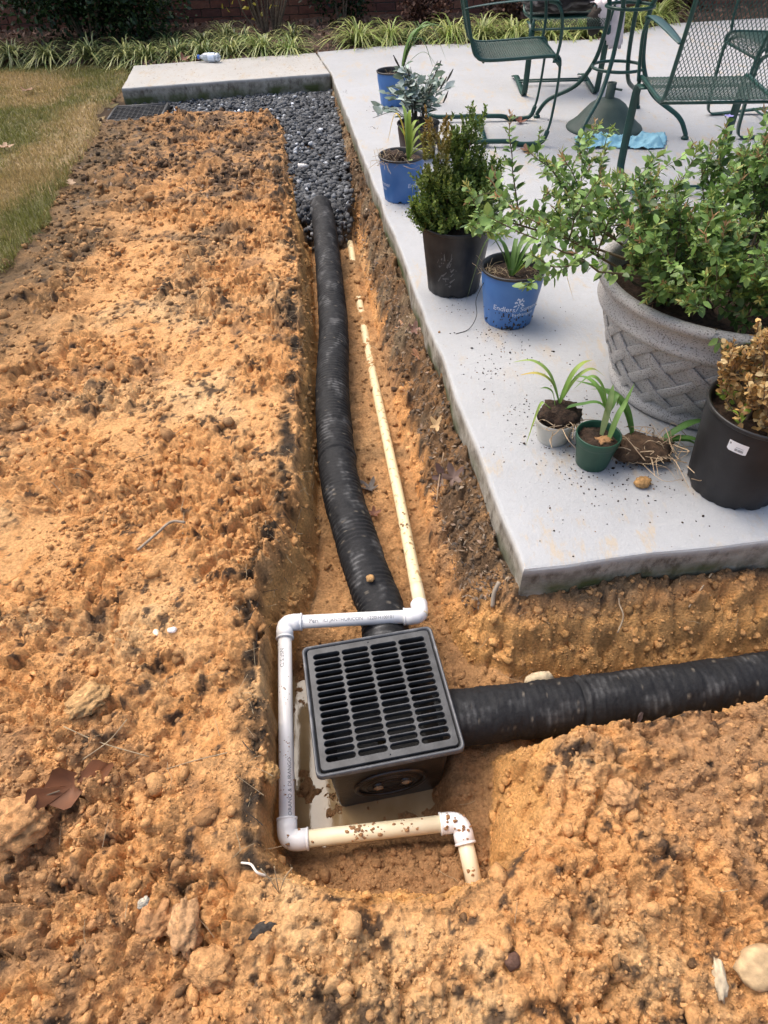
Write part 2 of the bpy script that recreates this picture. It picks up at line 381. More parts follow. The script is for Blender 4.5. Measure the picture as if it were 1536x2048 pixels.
soil = ob('dug_soil', np_mesh('dug_soil', np.stack([gxr, gyr, gz], -1)[used], remap[Q], True, gc[used]), M_soil)
struct(soil)
def gz_at(x, y): return ground(np.atleast_1d(x), np.atleast_1d(y))[0]

# ------------------------------------------------------------------ patio and walkway
def concrete_mat(name, top, dirt, amount, edge_scale=1.0):
    mt = bpy.data.materials.new(name); mt.use_nodes = True; nt = mt.node_tree; N = nt.nodes; L = nt.links; b = N['Principled BSDF']
    b.inputs['Roughness'].default_value = .62; b.inputs['Specular IOR Level'].default_value = .35
    ge = N.new('ShaderNodeNewGeometry'); tc = N.new('ShaderNodeTexCoord'); P = tc.outputs['Object']
    def noise(sc, det=5, rough=.55, map_=None):
        n = N.new('ShaderNodeTexNoise'); n.inputs['Scale'].default_value = sc; n.inputs['Detail'].default_value = det; n.inputs['Roughness'].default_value = rough
        if map_:
            mp = N.new('ShaderNodeMapping'); mp.inputs['Scale'].default_value = map_; mp.inputs['Rotation'].default_value = (0, 0, math.radians(-6)); L.new(P, mp.inputs[0]); L.new(mp.outputs[0], n.inputs['Vector'])
        else: L.new(P, n.inputs['Vector'])
        return n.outputs[0]
    def rng_(s, a, c, lo=0., hi=1.):
        r = N.new('ShaderNodeMapRange'); r.inputs[1].default_value = a; r.inputs[2].default_value = c; r.inputs[3].default_value = lo; r.inputs[4].default_value = hi; L.new(s, r.inputs[0]); return r.outputs[0]
    def mixc(a, c, f):
        x = N.new('ShaderNodeMix'); x.data_type = 'RGBA'
        if isinstance(a, tuple): x.inputs[6].default_value = (*a, 1)
        else: L.new(a, x.inputs[6])
        if isinstance(c, tuple): x.inputs[7].default_value = (*c, 1)
        else: L.new(c, x.inputs[7])
        if isinstance(f, float): x.inputs[0].default_value = f
        else: L.new(f, x.inputs[0])
        return x.outputs[2]
    def mul(a, c):
        x = N.new('ShaderNodeMath'); x.operation = 'MULTIPLY'
        for i, s in enumerate((a, c)):
            if isinstance(s, (int, float)): x.inputs[i].default_value = s
            else: L.new(s, x.inputs[i])
        return x.outputs[0]
    col = mixc(top, tuple(v * .90 for v in top), rng_(noise(2.6, 8, .65), .35, .65)); col = mixc(col, tuple(v * .80 for v in top), mul(rng_(noise(24, 8, .75), .50, .75), .6)); col = mixc(col, tuple(min(1, v * 1.12) for v in top), mul(rng_(noise(90, 4, .7), .55, .75), .5))
    # clay rubbed along the paint in short streaks, thicker in places
    streak = mul(rng_(noise(11, 12, .78, (1, .35, 1)), .535, .60), rng_(noise(1.1, 3), .42 - amount * .2, .62 - amount * .2))
    col = mixc(col, dirt, mul(streak, .45 + amount * .2))
    fine = mul(rng_(noise(70, 8, .8, (1, .6, 1)), .56, .64), rng_(noise(1.6, 3), .42, .6))
    col = mixc(col, tuple(v * .8 for v in dirt), mul(fine, .5))
    speck = rng_(noise(170, 2), .70, .76)
    col = mixc(col, (.10, .075, .05), mul(speck, mul(rng_(noise(1.9, 3), .45, .6), .7)))
    # raw sides, damp and green towards the bottom
    sx = N.new('ShaderNodeSeparateXYZ'); L.new(P, sx.inputs[0])
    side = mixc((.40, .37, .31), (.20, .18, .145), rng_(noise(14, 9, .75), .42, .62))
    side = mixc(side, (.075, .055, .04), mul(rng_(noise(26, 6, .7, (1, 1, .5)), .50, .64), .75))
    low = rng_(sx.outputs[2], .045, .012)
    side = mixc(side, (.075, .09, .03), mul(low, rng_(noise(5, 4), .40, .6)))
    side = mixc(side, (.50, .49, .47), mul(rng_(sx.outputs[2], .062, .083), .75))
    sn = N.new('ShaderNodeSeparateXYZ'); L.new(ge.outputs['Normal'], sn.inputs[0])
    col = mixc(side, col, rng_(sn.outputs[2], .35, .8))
    L.new(col, b.inputs['Base Color'])
    bp = N.new('ShaderNodeBump'); bp.inputs['Strength'].default_value = .5; bp.inputs['Distance'].default_value = .006; L.new(noise(85, 9, .72), bp.inputs['Height']); L.new(bp.outputs[0], b.inputs['Normal'])
    return mt
def slab(name, poly, z0, z1, mt, wob=.006):
    """poured slab with rounded, slightly uneven edges"""
    P = []
    for i in range(len(poly)):
        a = np.array(poly[i]); b = np.array(poly[(i + 1) % len(poly)]); n = max(1, min(160, int(np.linalg.norm(b - a) / .05)))
        for k in range(n): P.append(a + (b - a) * k / n)
    P = np.array(P); n = len(P); area = .5 * sum(P[i][0] * P[(i + 1) % n][1] - P[(i + 1) % n][0] * P[i][1] for i in range(n))
    if area < 0: P = P[::-1]
    T = np.roll(P, -1, 0) - np.roll(P, 1, 0); T /= np.linalg.norm(T, axis=1)[:, None]; Nn = np.stack([-T[:, 1], T[:, 0]], -1)   # inwards
    w = fbm(P[:, 0] * 4, P[:, 1] * 4, 201, 3) * wob
    rows = []
    for dx, z, k in ((0.004, z0, 2.0), (0.0, z0 + .03, 1.5), (0.0, z1 - .014, 1.0), (.0015, z1 - .006, 1.0), (.005, z1 - .0012, .8), (.011, z1, .5), (.03, z1, 0)):
        q = P + Nn * (dx + w * k)[:, None]; rows.append(np.column_stack([q, np.full(n, z)]))
    V = np.vstack(rows); Fc = []
    for r in range(len(rows) - 1):
        for i in range(n): Fc.append((r * n + i, r * n + (i + 1) % n, (r + 1) * n + (i + 1) % n, (r + 1) * n + i))
    Fc.append(tuple((len(rows) - 1) * n + i for i in range(n)))
    return mk(name, (V, Fc), mt)
M_patio = concrete_mat('painted_concrete', (.400, .410, .420), (.45, .35, .22), .5)
M_walk = concrete_mat('dusty_concrete', (.43, .42, .395), (.40, .31, .20), .9)
struct(slab('patio', PATIO, -.03, .09, M_patio)); struct(slab('walkway', WALK, -.03, .089, M_walk))

# ------------------------------------------------------------------ loose crumbs and clods on the soil
def scatter_points(n, x0, x1, y0, y1, g=rng):
    return g.uniform(x0, x1, n), g.uniform(y0, y1, n)
def clod_layer(n, rmin, rmax, sub, x0, x1, y0, y1, power=2.5, sink=.35, in_trench=.12, jag=.3):
    x, y = scatter_points(n, x0, x1, y0, y1)
    z, k = ground(x, y)
    keep = (~k['ig']) & (k['sl'] < .02)
    dpp, ipp = poly_dist(x, y, PATIO); dww, iww = poly_dist(x, y, WALK)
    keep &= ~ipp & ~iww
    dens = sstep(-.35, .45, fbm(x * 3.1, y * 3.1, 301, 3) + .5 * fbm(x * 9, y * 9, 311, 2)) * (1 - .6 * k['flat'])
    dens = np.where(k['iF'], in_trench * 2, np.where(k['iR'], in_trench * 5, .25 + .75 * dens))
    pitty = (y < .45) & k['iF']; dens = np.where(pitty, .8, dens)
    keep &= rng.uniform(0, 1, n) < dens
    x, y, z = x[keep], y[keep], z[keep]; kk = {a: (v[keep]) for a, v in k.items()}
    r = rmin + (rmax - rmin) * rng.uniform(0, 1, len(x)) ** power
    c = soil_colour(x, y, z, kk)
    lum = rng.uniform(.75, 1.2, len(x))
    dry = np.array((.68, .37, .155)); mixk = rng.uniform(0, .7, len(x))[:, None] * (~kk['iF'])[:, None] * (1 - kk['bank'])[:, None] * sstep(4.6, 3.0, y)[:, None]
    c = (c * (1 - mixk) + dry * mixk) * lum[:, None]
    V, Fa, nv = scatter_lumps(np.stack([x, y, z + r * (1 - 2 * sink) * .5], -1), r, sub, .8, jag)
    return V, Fa, np.repeat(c, nv, 0)
def join_layers(layers):
    V, F_, C_, n = [], [], [], 0
    for v, f, c in layers: V.append(v); F_.append(f + n); C_.append(c); n += len(v)
    return np.vstack(V), np.vstack(F_), np.vstack(C_)
V, Fa, C_ = join_layers([clod_layer(30000, .0016, .0048, 1, -.95, 1.0, .08, 1.25, 2.2, .5, .12, .45), clod_layer(3200, .005, .011, 1, -1.0, 1.0, .08, 1.4, 2.4, .5, .12, .45),
                         clod_layer(9000, .004, .013, 1, -1.6, .3, 1.2, 3.2, 2.5, .35, .12, .42), clod_layer(7000, .007, .020, 1, -2.1, .1, 3.0, 6.0, 2.5, .35, .12, .42)])
struct(ob('soil_crumbs', np_mesh('soil_crumbs', V, Fa, False, C_), M_clod), 'stuff')
V, Fa, C_ = join_layers([clod_layer(170, .005, .015, 1, .18, 1.1, .84, 1.03, 1.8, .5, .14, .42), clod_layer(160, .004, .012, 1, .0, .3, 1.0, 2.6, 2.0, .5, .12, .42), clod_layer(120, .004, .012, 1, -.36, -.2, .4, 2.8, 2.0, .5, .10, .42), clod_layer(420, .009, .021, 1, -1.0, 1.0, .08, 1.5, 2.6, .5, .04, .42), clod_layer(380, .012, .030, 1, -1.9, .2, 1.4, 5.2, 2.6, .5, .02, .42)])
struct(ob('soil_clods', np_mesh('soil_clods', V, Fa, False, C_), M_clod), 'stuff')

def lump(name, loc, r, colour, label, cat, shape=(1, 1, .75), rz=0, seed=1, sub=4, m_=None, rough=.30, sink=.42, freq=2.0, group=None):
    """one named stone or clod"""
    V, Fc = ico(sub)
    n = fbm(V[:, 0] * freq + seed * 7.1, V[:, 1] * freq + V[:, 2] * freq * 1.3, 400 + seed, 4)
    n2 = fbm(V[:, 0] * freq * 5 + seed, V[:, 1] * freq * 5 + V[:, 2] * freq * 6, 450 + seed, 3)
    W = V * (1 + rough * n + rough * .28 * n2)[:, None] * np.array(shape) * r
    z = gz_at(loc[0], loc[1])[0] if len(loc) == 2 else loc[2]
    c = np.ones((len(W), 3)) * np.array(colour) * (1 + .4 * np.clip(fbm(V[:, 0] * 4, V[:, 1] * 4 + V[:, 2] * 3, 500 + seed, 3), -1, 1))[:, None]
    o = ob(name, np_mesh(name, W, Fc, True, c), m_ or M_clod, None, (loc[0], loc[1], z + r * shape[2] * (1 - 2 * sink)), (0, 0, rz))
    return tag(o, label, cat, group)
CLAY = (.62, .34, .13)
lump('clay_clod', (-.424, .285), .034, (.60, .32, .145), 'rounded clay clod with a white chip showing, bottom left foreground', 'clod', (1, .9, .85), .4, 1)
lump('white_chip', (-.432, .300, .048), .010, (.62, .55, .43), 'small white chip stuck on top of the rounded foreground clod', 'stone', (1, .7, .5), .8, 11)
lump('clay_clod', (-.365, .270), .036, (.58, .34, .17), 'tall pale clay clod with pointed lower end beside the rounded one', 'clod', (.75, 1.15, .9), .2, 2)
lump('clay_clod', (-.312, .212), .036, (.60, .325, .14), 'flat-topped yellowish clay clod nearest the bottom edge, left of centre', 'clod', (1.1, .85, .8), -.2, 3)
lump('clay_clod', (.435, .460), .029, (.60, .33, .15), 'round clay clod on the slope right of the pit', 'clod', (1, 1, .9), .3, 4)
lump('clay_clod', (-.715, .446), .052, (.60, .32, .14), 'big clay clod at the left picture edge beside the oak leaf', 'clod', (1, 1, .8), .1, 5)
lump('clay_clod', (-.653, .690), .036, (.60, .36, .16), 'flat slab-like clay clod on the left bank', 'clod', (1.3, .9, .55), .7, 6)
lump('clay_clod', (-.252, .545, -.03), .020, (.52, .30, .12), 'clay clod caught between pit wall and upright white pipe', 'clod', (.9, 1.1, 1.2), .3, 7)
lump('pale_stone', (.585, .185), .038, (.42, .29, .155), 'large smooth pale stone half buried at lower right picture edge', 'stone', (1.15, .85, .55), .2, 8, 3, mat('pale_stone', rough=.8, attr=True, scale=60, bump=.4, bscale=60), .12)
lump('pale_stone', (.512, .172), .026, (.42, .34, .23), 'upright whitish shard of stone at lower right', 'stone', (.42, 1.1, .5), -.25, 9, 3, MATS['pale_stone'], .3)
lump('white_pebble', (-.555, .881), .0095, (.82, .74, .58), 'cream pebble, left one of the pair on the left bank', 'pebble', (.8, 1.1, .7), .2, 10, 2, MATS['pale_stone'])
lump('white_pebble', (-.515, .882), .0105, (.86, .84, .80), 'white pebble, right one of the pair on the left bank', 'pebble', (1.1, .8, .7), .1, 12, 2, MATS['pale_stone'])
lump('wood_chip', (-.233, .262), .021, (.085, .075, .065), 'charred grey wood chip lying on soil below the pit', 'wood chip', (1.25, .5, .5), .35, 13, 2, None, .3)
lump('buried_pebble', (.36, .79, -.13), .028, (.52, .42, .27), 'pale stone stuck in the clay bank above the right-hand pipe', 'stone', (1.3, .6, .8), .2, 14, 2, MATS['pale_stone'], .3)
lump('dark_stone', (.185, .205), .013, (.16, .09, .065), 'small dark red-brown pebble in foreground near black soil', 'pebble', (1, 1, .8), .2, 15, 2)

# ------------------------------------------------------------------ gravel
M_gravel = mat('gravel', rough=.75, attr=True, scale=90, bump=.4, bscale=150, attr_mix=.3, spec=.35)
def gravel_surface(x, y):
    z = np.where(y < 3.72, -.185 + .125 * sstep(3.38, 3.72, y), -.06 + .045 * sstep(3.7, 5.2, y)) + .012 * fbm(x * 4, y * 4, 601, 2)
    return z
x, y = scatter_points(16500, -2.15, -.05, 3.38, 6.2)
dg, ig = poly_dist(x + .03 * fbm(x * 8, y * 8, 611, 2), y, GRAVEL)
gratebox = (x > -2.0) & (x < -1.52) & (y < 5.84) & (y > 5.36)
front = (y < 3.72) & (np.abs(x + .285 + (y - 3.4) * .12) < .15)
ok = ig & ~gratebox
x, y = x[ok], y[ok]; z = gravel_surface(x, y)
r = rng.uniform(.011, .021, len(x)) * np.where(rng.uniform(0, 1, len(x)) < .06, 1.3, 1)
z = z - .02 + rng.uniform(-.012, .010, len(x))
tone = rng.uniform(0, 1, len(x)); lum = np.where(tone < .03, rng.uniform(.30, .50, len(x)), rng.uniform(.045, .125, len(x)))
dust = rng.uniform(0, 1, len(x)) < .10; lum = np.where(dust, lum * 2.0, lum)
gcol = np.stack([lum * .95, lum * 1.0, lum * 1.06], -1)
bed = bpy.data.objects.new('gravel_bed', None); COL.objects.link(bed); struct(bed)
order = np.argsort(y); near_i, rest = order[:300], order[300:]
Vb, Fb = ico(1)
stone_me = []
for q in range(10):
    w = Vb * (1 + rng.uniform(-.42, .36, len(Vb)))[:, None]
    lm = [.05, .06, .075, .09, .10, .045, .07, .085, .16, .45][q]
    stone_me.append(np_mesh('stone', w, Fb, False, np.ones((len(w), 3)) * (lm * .98, lm, lm * 1.04))); stone_me[-1].materials.append(M_gravel)
pick = rng.choice(10, 300, p=[.12, .12, .12, .11, .11, .11, .11, .11, .05, .04])
for q, i in zip(pick, near_i):
    s = r[i]; o = ob('stone', stone_me[q], None, bed, (x[i], y[i], z[i]), tuple(rng.uniform(0, 6.28, 3)), (s * rng.uniform(.8, 1.3), s * rng.uniform(.7, 1.1), s * rng.uniform(.55, .9)))
V, Fa, nv = scatter_lumps(np.stack([x, y, z], -1)[rest], r[rest], 1, .7, .42)
struct(ob('stones', np_mesh('stones', V, Fa, False, np.repeat(gcol[rest], nv, 0)), M_gravel, bed), 'stuff')
lump('white_stone', (-.415, 4.20, .0), .036, (.62, .60, .57), 'flat white stone lying on top of the dark gravel', 'stone', (1.2, .7, .4), -.3, 16, 1, M_gravel, .3)

# ------------------------------------------------------------------ lawn
P_ = []
lx = np.linspace(-9, -1.5, 160); ly = np.linspace(.4, 7.7, 160); LX, LY = np.meshgrid(lx, ly); LX, LY = LX.ravel(), LY.ravel()
ld, li = poly_dist(LX, LY, LAWN); LZ = np.where(li, .024 + .012 * fbm(LX * 2, LY * 2, 701, 3), 0) - .03 * sstep(.06, 0, ld)
ii = (np.arange(159)[:, None] * 160 + np.arange(159)[None, :]).ravel(); Ql = np.stack([ii, ii + 1, ii + 161, ii + 160], -1); Ql = Ql[li[Ql].any(1)]
tn = sstep(-.4, .5, fbm(LX * 1.3, LY * 1.3, 711, 3))[:, None]
us = np.zeros(len(LX), bool); us[Ql.ravel()] = True; rm = np.cumsum(us) - 1
lawn = struct(ob('lawn', np_mesh('lawn', np.stack([LX, LY, LZ], -1)[us], rm[Ql], True, ((np.array((.11, .10, .035)) * (1 - tn) + np.array((.24, .17, .08)) * tn))[us]), mat('lawn_soil', rough=.95, attr=True, scale=60, bump=.8, bscale=80)))
def blades(x, y, z, h, w, col, lean=.6, g=rng):
    """grass blades: two segments, three triangles each"""
    n = len(x); a = g.uniform(0, 6.283, n); b = a + g.normal(0, .5, n); l = np.abs(g.normal(0, lean, n))
    p = np.stack([x, y, z], -1); s = np.stack([-np.sin(a), np.cos(a), 0 * a], -1) * (w / 2)[:, None]
    d1 = np.stack([np.cos(b) * np.sin(l * .6), np.sin(b) * np.sin(l * .6), np.cos(l * .6)], -1) * (h * .55)[:, None]
    d2 = np.stack([np.cos(b) * np.sin(l * 1.5), np.sin(b) * np.sin(l * 1.5), np.cos(l * 1.5)], -1) * (h * .5)[:, None]
    V = np.stack([p - s, p + s, p + d1 - s * .8, p + d1 + s * .8, p + d1 + d2], 1).reshape(-1, 3)
    k = (np.arange(n) * 5)[:, None]
    Fa = np.concatenate([k + [0, 1, 3], k + [0, 3, 2], k + [2, 3, 4]], 0)
    return V, Fa, np.repeat(col, 5, 0)
def lawn_blades(n, x0, x1, y0, y1, w):
    x, y = scatter_points(n, x0, x1, y0, y1); d, i = poly_dist(x + .04 * fbm(x * 6, y * 6, 721, 3), y, LAWN)
    keep = i & (rng.uniform(0, 1, n) < .45 + .55 * sstep(0, .3, d) ); x, y, d = x[keep], y[keep], d[keep]
    t = sstep(-.45, .55, fbm(x * 1.3, y * 1.3, 711, 3) + rng.normal(0, .28, len(x)) - .8 * sstep(.35, .0, d) * sstep(5.2, 3.5, y))
    g_ = np.array((.20, .20, .05)); s_ = np.array((.46, .34, .15)); c = g_ * (1 - t[:, None]) + s_ * t[:, None]; c = c * rng.uniform(.6, 1.25, len(x))[:, None]
    h = rng.uniform(.022, .05, len(x)) * (1 + .5 * sstep(.35, 0, d) * sstep(5, 3, y))
    return blades(x, y, np.full(len(x), .012) + .012 * fbm(x * 2, y * 2, 701, 3), h, np.full(len(x), w), c, .75)
V, Fa, C_ = join_layers([lawn_blades(30000, -2.4, -1.6, 2.6, 4.2, .0035), lawn_blades(60000, -3.7, -1.8, 4.0, 7.2, .0055), lawn_blades(6000, -5.2, -3.5, 3, 7.3, .009)])
struct(ob('grass', np_mesh('grass', V, Fa, False, C_), M_blade), 'stuff')

# ------------------------------------------------------------------ planting bed, brick wall
BED = [(-9, 7.3), (-4.6, 7.22), (-3.0, 7.12), (-2.2, 7.05), (-2.03, 6.66), (-.607, 6.90), (-.40, 6.93), (.113, 7.10), (2.07, 7.06), (2.94, 7.70), (9, 8.45), (9, 9.3), (-9, 9.3)]
bx_, by_ = np.meshgrid(np.linspace(-6, 6, 240), np.linspace(6.6, 9.3, 70)); bx_, by_ = bx_.ravel(), by_.ravel(); bd, bi = poly_dist(bx_, by_, BED)
bz = .045 + .05 * sstep(0, .4, bd) + .02 * fbm(bx_ * 3, by_ * 3, 801, 4)
ii = (np.arange(69)[:, None] * 240 + np.arange(239)[None, :]).ravel(); Qb = np.stack([ii, ii + 1, ii + 241, ii + 240], -1); Qb = Qb[bi[Qb].all(1)]
struct(ob('mulch_bed', np_mesh('mulch_bed', np.stack([bx_, by_, bz], -1), Qb, True), mat('mulch', (.035, .021, .014), .95, (.10, .06, .04), 45, bump=1, bscale=60)))
def flakes(x, y, z, s, col, g=rng, tilt=.5, asp=(.4, .9)):
    """little bent leaf and bark flakes"""
    n = len(x); a = g.uniform(0, 6.283, n); t1 = g.normal(0, tilt, n); t2 = g.normal(0, tilt, n); e = g.uniform(*asp, n)
    u = np.stack([np.cos(a) * np.cos(t1), np.sin(a) * np.cos(t1), np.sin(t1)], -1) * s[:, None]
    v = np.stack([-np.sin(a) * np.cos(t2), np.cos(a) * np.cos(t2), np.sin(t2)], -1) * (s * e)[:, None]
    p = np.stack([x, y, z], -1); up = np.array([0, 0, 1]) * (s * g.uniform(-.3, .5, n))[:, None]
    V = np.stack([p - u, p - v * .6 + up * .5, p + u, p + v * .6 + up * .5, p + up], 1).reshape(-1, 3); k = (np.arange(n) * 5)[:, None]
    return V, np.concatenate([k + [0, 1, 4], k + [1, 2, 4], k + [2, 3, 4], k + [3, 0, 4]], 0), np.repeat(col, 5, 0)
x, y = scatter_points(5200, -4.5, 4.5, 6.7, 8.5); d, i = poly_dist(x, y, BED); x, y, d = x[i], y[i], d[i]
c = np.array((.13, .065, .04)) * rng.uniform(.4, 1.7, len(x))[:, None] + rng.uniform(0, .03, (len(x), 1))
V, Fa, C_ = flakes(x, y, .065 + .05 * sstep(0, .4, d) + rng.uniform(0, .02, len(x)), rng.uniform(.012, .04, len(x)), c)
struct(ob('leaf_litter', np_mesh('leaf_litter', V, Fa, False, C_), M_dryleaf), 'stuff')

wall = thing('brick_wall', 'dark red brick house wall behind the planting bed', 'wall', (0, 8.75, 0))
M_mortar = mat('mortar', (.20, .18, .155), .95, (.28, .26, .22), 60, bump=.5, bscale=120)
M_brick = [mat('brick_a', (.20, .075, .045), .9, (.13, .05, .033), 20, bump=.5, bscale=90), mat('brick_b', (.15, .058, .04), .9, (.10, .04, .03), 20, bump=.5, bscale=90), mat('brick_c', (.24, .105, .06), .9, (.17, .07, .045), 20, bump=.5, bscale=90)]
mk('mortar', box(-6, 6, .012, .25, -.1, 2.3), M_mortar, wall)
bm_ = []
for q in range(3):
    V, Fc = box(-.1, .1, 0, .1, -.0325, .0325); V = V + rng.uniform(-.0025, .0025, V.shape); me = bpy.data.meshes.new('brick'); me.from_pydata(V.tolist(), [], Fc); me.materials.append(M_brick[q]); bm_.append(me)
stuffb = []; cnt = 0
for row in range(31):
    for k in range(-29, 30):
        bxx = k * .21 + (.105 if row % 2 else 0); bzz = .02 + row * .0745
        if bxx < -5.95 or bxx > 5.95: continue
        if row < 7 and -4.6 < bxx < 3.6 and cnt < 300:
            ob('brick', bm_[int(rng.integers(3))], None, wall, (bxx, rng.uniform(-.003, .002), bzz)); cnt += 1
        else:
            V, Fc = box(bxx - .1, bxx + .1, 0, .1, bzz - .0325, bzz + .0325); stuffb.append((V, Fc))
struct(mk('bricks', merge(stuffb), M_brick[0], wall), 'stuff')

# ------------------------------------------------------------------ water in the pit
wx, wy = np.meshgrid(np.linspace(-.30, .24, 60), np.linspace(.36, .98, 70)); wx, wy = wx.ravel(), wy.ravel()
ii = (np.arange(69)[:, None] * 60 + np.arange(59)[None, :]).ravel()
M_water = mat('muddy_water', (.27, .185, .09), .06, (.36, .26, .14), 14, spec=.5, bump=.05, bscale=14)
struct(ob('muddy_water', np_mesh('muddy_water', np.stack([wx, wy, np.full(len(wx), -.298)], -1), np.stack([ii, ii + 1, ii + 61, ii + 60], -1), True), M_water))

# ------------------------------------------------------------------ black drain pipes in fabric sleeve
M_pipe = mat('black_fabric_sleeve', rough=.7, attr=True, scale=160, attr_mix=.3, bump=.25, bscale=180, spec=.3)
def drain_pipe(name, pts, r, label, pitch=.0165, rib=.0016, wr=.0022, seed=0, seams=(), dust_glint_amt=1.0, ribk=None):
    path = smooth_path(pts, 40); d = np.r_[0, np.cumsum(np.linalg.norm(np.diff(path, axis=0), axis=1))]
    s = np.arange(0, d[-1], .0027); path = np.stack([np.interp(s, d, path[:, k]) for k in range(3)], -1)
    seg = 48; a = np.linspace(0, 2 * np.pi, seg, endpoint=False); S, A = np.meshgrid(s, a, indexing='ij')
    ca, sa = np.cos(A), np.sin(A)
    wav = np.sin(2 * np.pi * (S + .0012 * fbm(S * 30, ca * 2, seed + 3, 2)) / pitch)
    soft = sstep(-.35, .35, fbm(S * 5 + 3, ca * .7 + sa * .7, seed + 5, 2)) if ribk is None else ribk   # where the sleeve is drawn tight the ribs show
    R = r + rib * wav * soft + wr * fbm(S * 22, ca * 1.6 + 10, seed + 7, 3) * (1.2 - soft) + .0012 * fbm(S * 60, A * 3, seed + 9, 2)
    for q in seams: R = R - .004 * np.exp(-((S - q - .012 * sa) / .004) ** 2) + .0025 * np.exp(-((S - q - .012 - .012 * sa) / .006) ** 2)
    V, Fc = tube(path, R, seg, False)
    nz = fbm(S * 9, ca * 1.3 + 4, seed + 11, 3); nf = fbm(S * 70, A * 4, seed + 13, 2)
    side = sstep(-.2, .9, sa)                                                       # upper side, where the pale dust and painted highlights go
    dust_glint = sstep(.15, .95, nz * 1.0 + .35 * nf) * (.35 + .65 * sstep(-.2, .9, wav)) * side * dust_glint_amt  # pale dust, plus highlights painted into the colour along the rib crests
    c = np.array((.009, .0095, .011))[None, None] * (1 - dust_glint[..., None]) + np.array((.30, .30, .30))[None, None] * (dust_glint[..., None] * .8)
    fl = sstep(.74, .9, fbm(S * 45, A * 5, seed + 17, 2)) * .5
    c = c * (1 - fl[..., None]) + np.array((.20, .17, .13)) * fl[..., None]
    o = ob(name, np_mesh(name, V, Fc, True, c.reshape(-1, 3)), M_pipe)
    return tag(o, label, 'pipe')
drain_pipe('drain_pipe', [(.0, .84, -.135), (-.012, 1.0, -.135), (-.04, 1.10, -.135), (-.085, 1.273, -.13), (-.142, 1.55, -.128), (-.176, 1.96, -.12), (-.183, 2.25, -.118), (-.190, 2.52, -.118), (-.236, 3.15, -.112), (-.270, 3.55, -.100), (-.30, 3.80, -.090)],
           .0625, 'black ribbed drain pipe running up the long trench beside the patio', seed=40, seams=(.80, .95), dust_glint_amt=.42)
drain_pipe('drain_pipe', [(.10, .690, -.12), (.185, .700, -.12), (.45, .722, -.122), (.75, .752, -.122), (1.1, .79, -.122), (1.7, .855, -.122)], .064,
           'black sleeved drain pipe leaving the catch basin to the right', seed=80, wr=.003, rib=.0009, seams=(.33,), dust_glint_amt=.24, ribk=.35)
lump('clay_clod', (-.043, 1.073, -.063), .011, (.62, .36, .15), 'small clay lump sitting on top of the black trench pipe', 'clod', (1, 1, .8), 0, 17, 2)

# ------------------------------------------------------------------ catch basin
GC, GR = (-.0265, .712), math.radians(9.2)
basin = thing('catch_basin', 'square black plastic catch basin with slotted grate in the wet pit', 'catch basin', (GC[0], GC[1], -.03), GR)
M_basin = mat('basin_plastic', (.012, .010, .009), .35, (.055, .038, .025), 14, bump=.12, bscale=60, contrast=(.45, .75))
M_grate = mat('grate_plastic', (.022, .023, .025), .5, (.055, .057, .060), 30, bump=.1, bscale=200)
def rrect(h, rad, n=5):
    out = []
    for cx, cy, a0 in ((h - rad, h - rad, 0), (-h + rad, h - rad, 90), (-h + rad, -h + rad, 180), (h - rad, -h + rad, 270)):
        for k in range(n + 1):
            a = math.radians(a0 + 90 * k / n); out.append((cx + rad * math.cos(a), cy + rad * math.sin(a)))
    return out
def loft(rings):
    V, Fc = [], []; n = len(rings[0])
    for r_ in rings: V += r_
    for q in range(len(rings) - 1):
        for i in range(n): Fc.append((q * n + i, q * n + (i + 1) % n, (q + 1) * n + (i + 1) % n, (q + 1) * n + i))
    return np.array(V, float), Fc
def ring(h, rad, z, n=5): return [(x_, y_, z) for x_, y_ in rrect(h, rad, n)]
HB = .158
mk('rim', loft([ring(HB - .014, .010, -.017), ring(HB - .002, .012, -.016), ring(HB, .014, -.012), ring(HB, .014, .000), ring(HB - .0015, .013, .003), ring(HB - .004, .012, .003), ring(HB - .0075, .011, .0), ring(HB - .0075, .011, -.012)]),
   mat('rim_plastic', (.07, .073, .078), .4, (.20, .20, .20), 30, contrast=(.5, .75)), basin, True)
mk('body', loft([ring(.120, .014, -.33), ring(.125, .016, -.27), ring(.134, .016, -.060), ring(.135, .014, -.048), ring(.146, .012, -.036), ring(.148, .012, -.012), ring(.142, .010, -.012), ring(.125, .012, -.06), ring(.110, .012, -.30), ]), M_basin, basin, True)
mk('floor', loft([ring(.114, .012, -.235), ring(.01, .005, -.235)]), mat('basin_inside', (.006, .006, .006), .7), basin)
# outlet blank on the front: raised ring, disc, two lugs packed with clay
def on_front(V, yoff=0):
    """flat pattern in x,z -> onto the sloping front wall (facing -y)"""
    V = np.asarray(V, float); zz = V[:, 2]; t = (zz + .26) / .185
    return np.column_stack([V[:, 0], -(.126 + .008 * t) - V[:, 1] - yoff, zz])
bl = []
V, Fc = lathe([(.060, 0), (.0605, .004), (.064, .005), (.068, .004), (.069, 0)], 48); V = np.column_stack([V[:, 0] * 1.25, V[:, 2], V[:, 1] - .165]); bl.append((on_front(V), Fc))
V, Fc = lathe([(.002, .003), (.050, .003), (.054, .0005)], 40); V = np.column_stack([V[:, 0] * 1.25, V[:, 2], V[:, 1] - .165]); bl.append((on_front(V), Fc))
for rr in (.018, .034, .044):
    V, Fc = lathe([(rr, .003), (rr + .001, .0045), (rr + .003, .0045), (rr + .004, .003)], 40); V = np.column_stack([V[:, 0] * 1.25, V[:, 2], V[:, 1] - .165]); bl.append((on_front(V), Fc))
mk('outlet_blank', merge(bl), M_basin, basin, True)
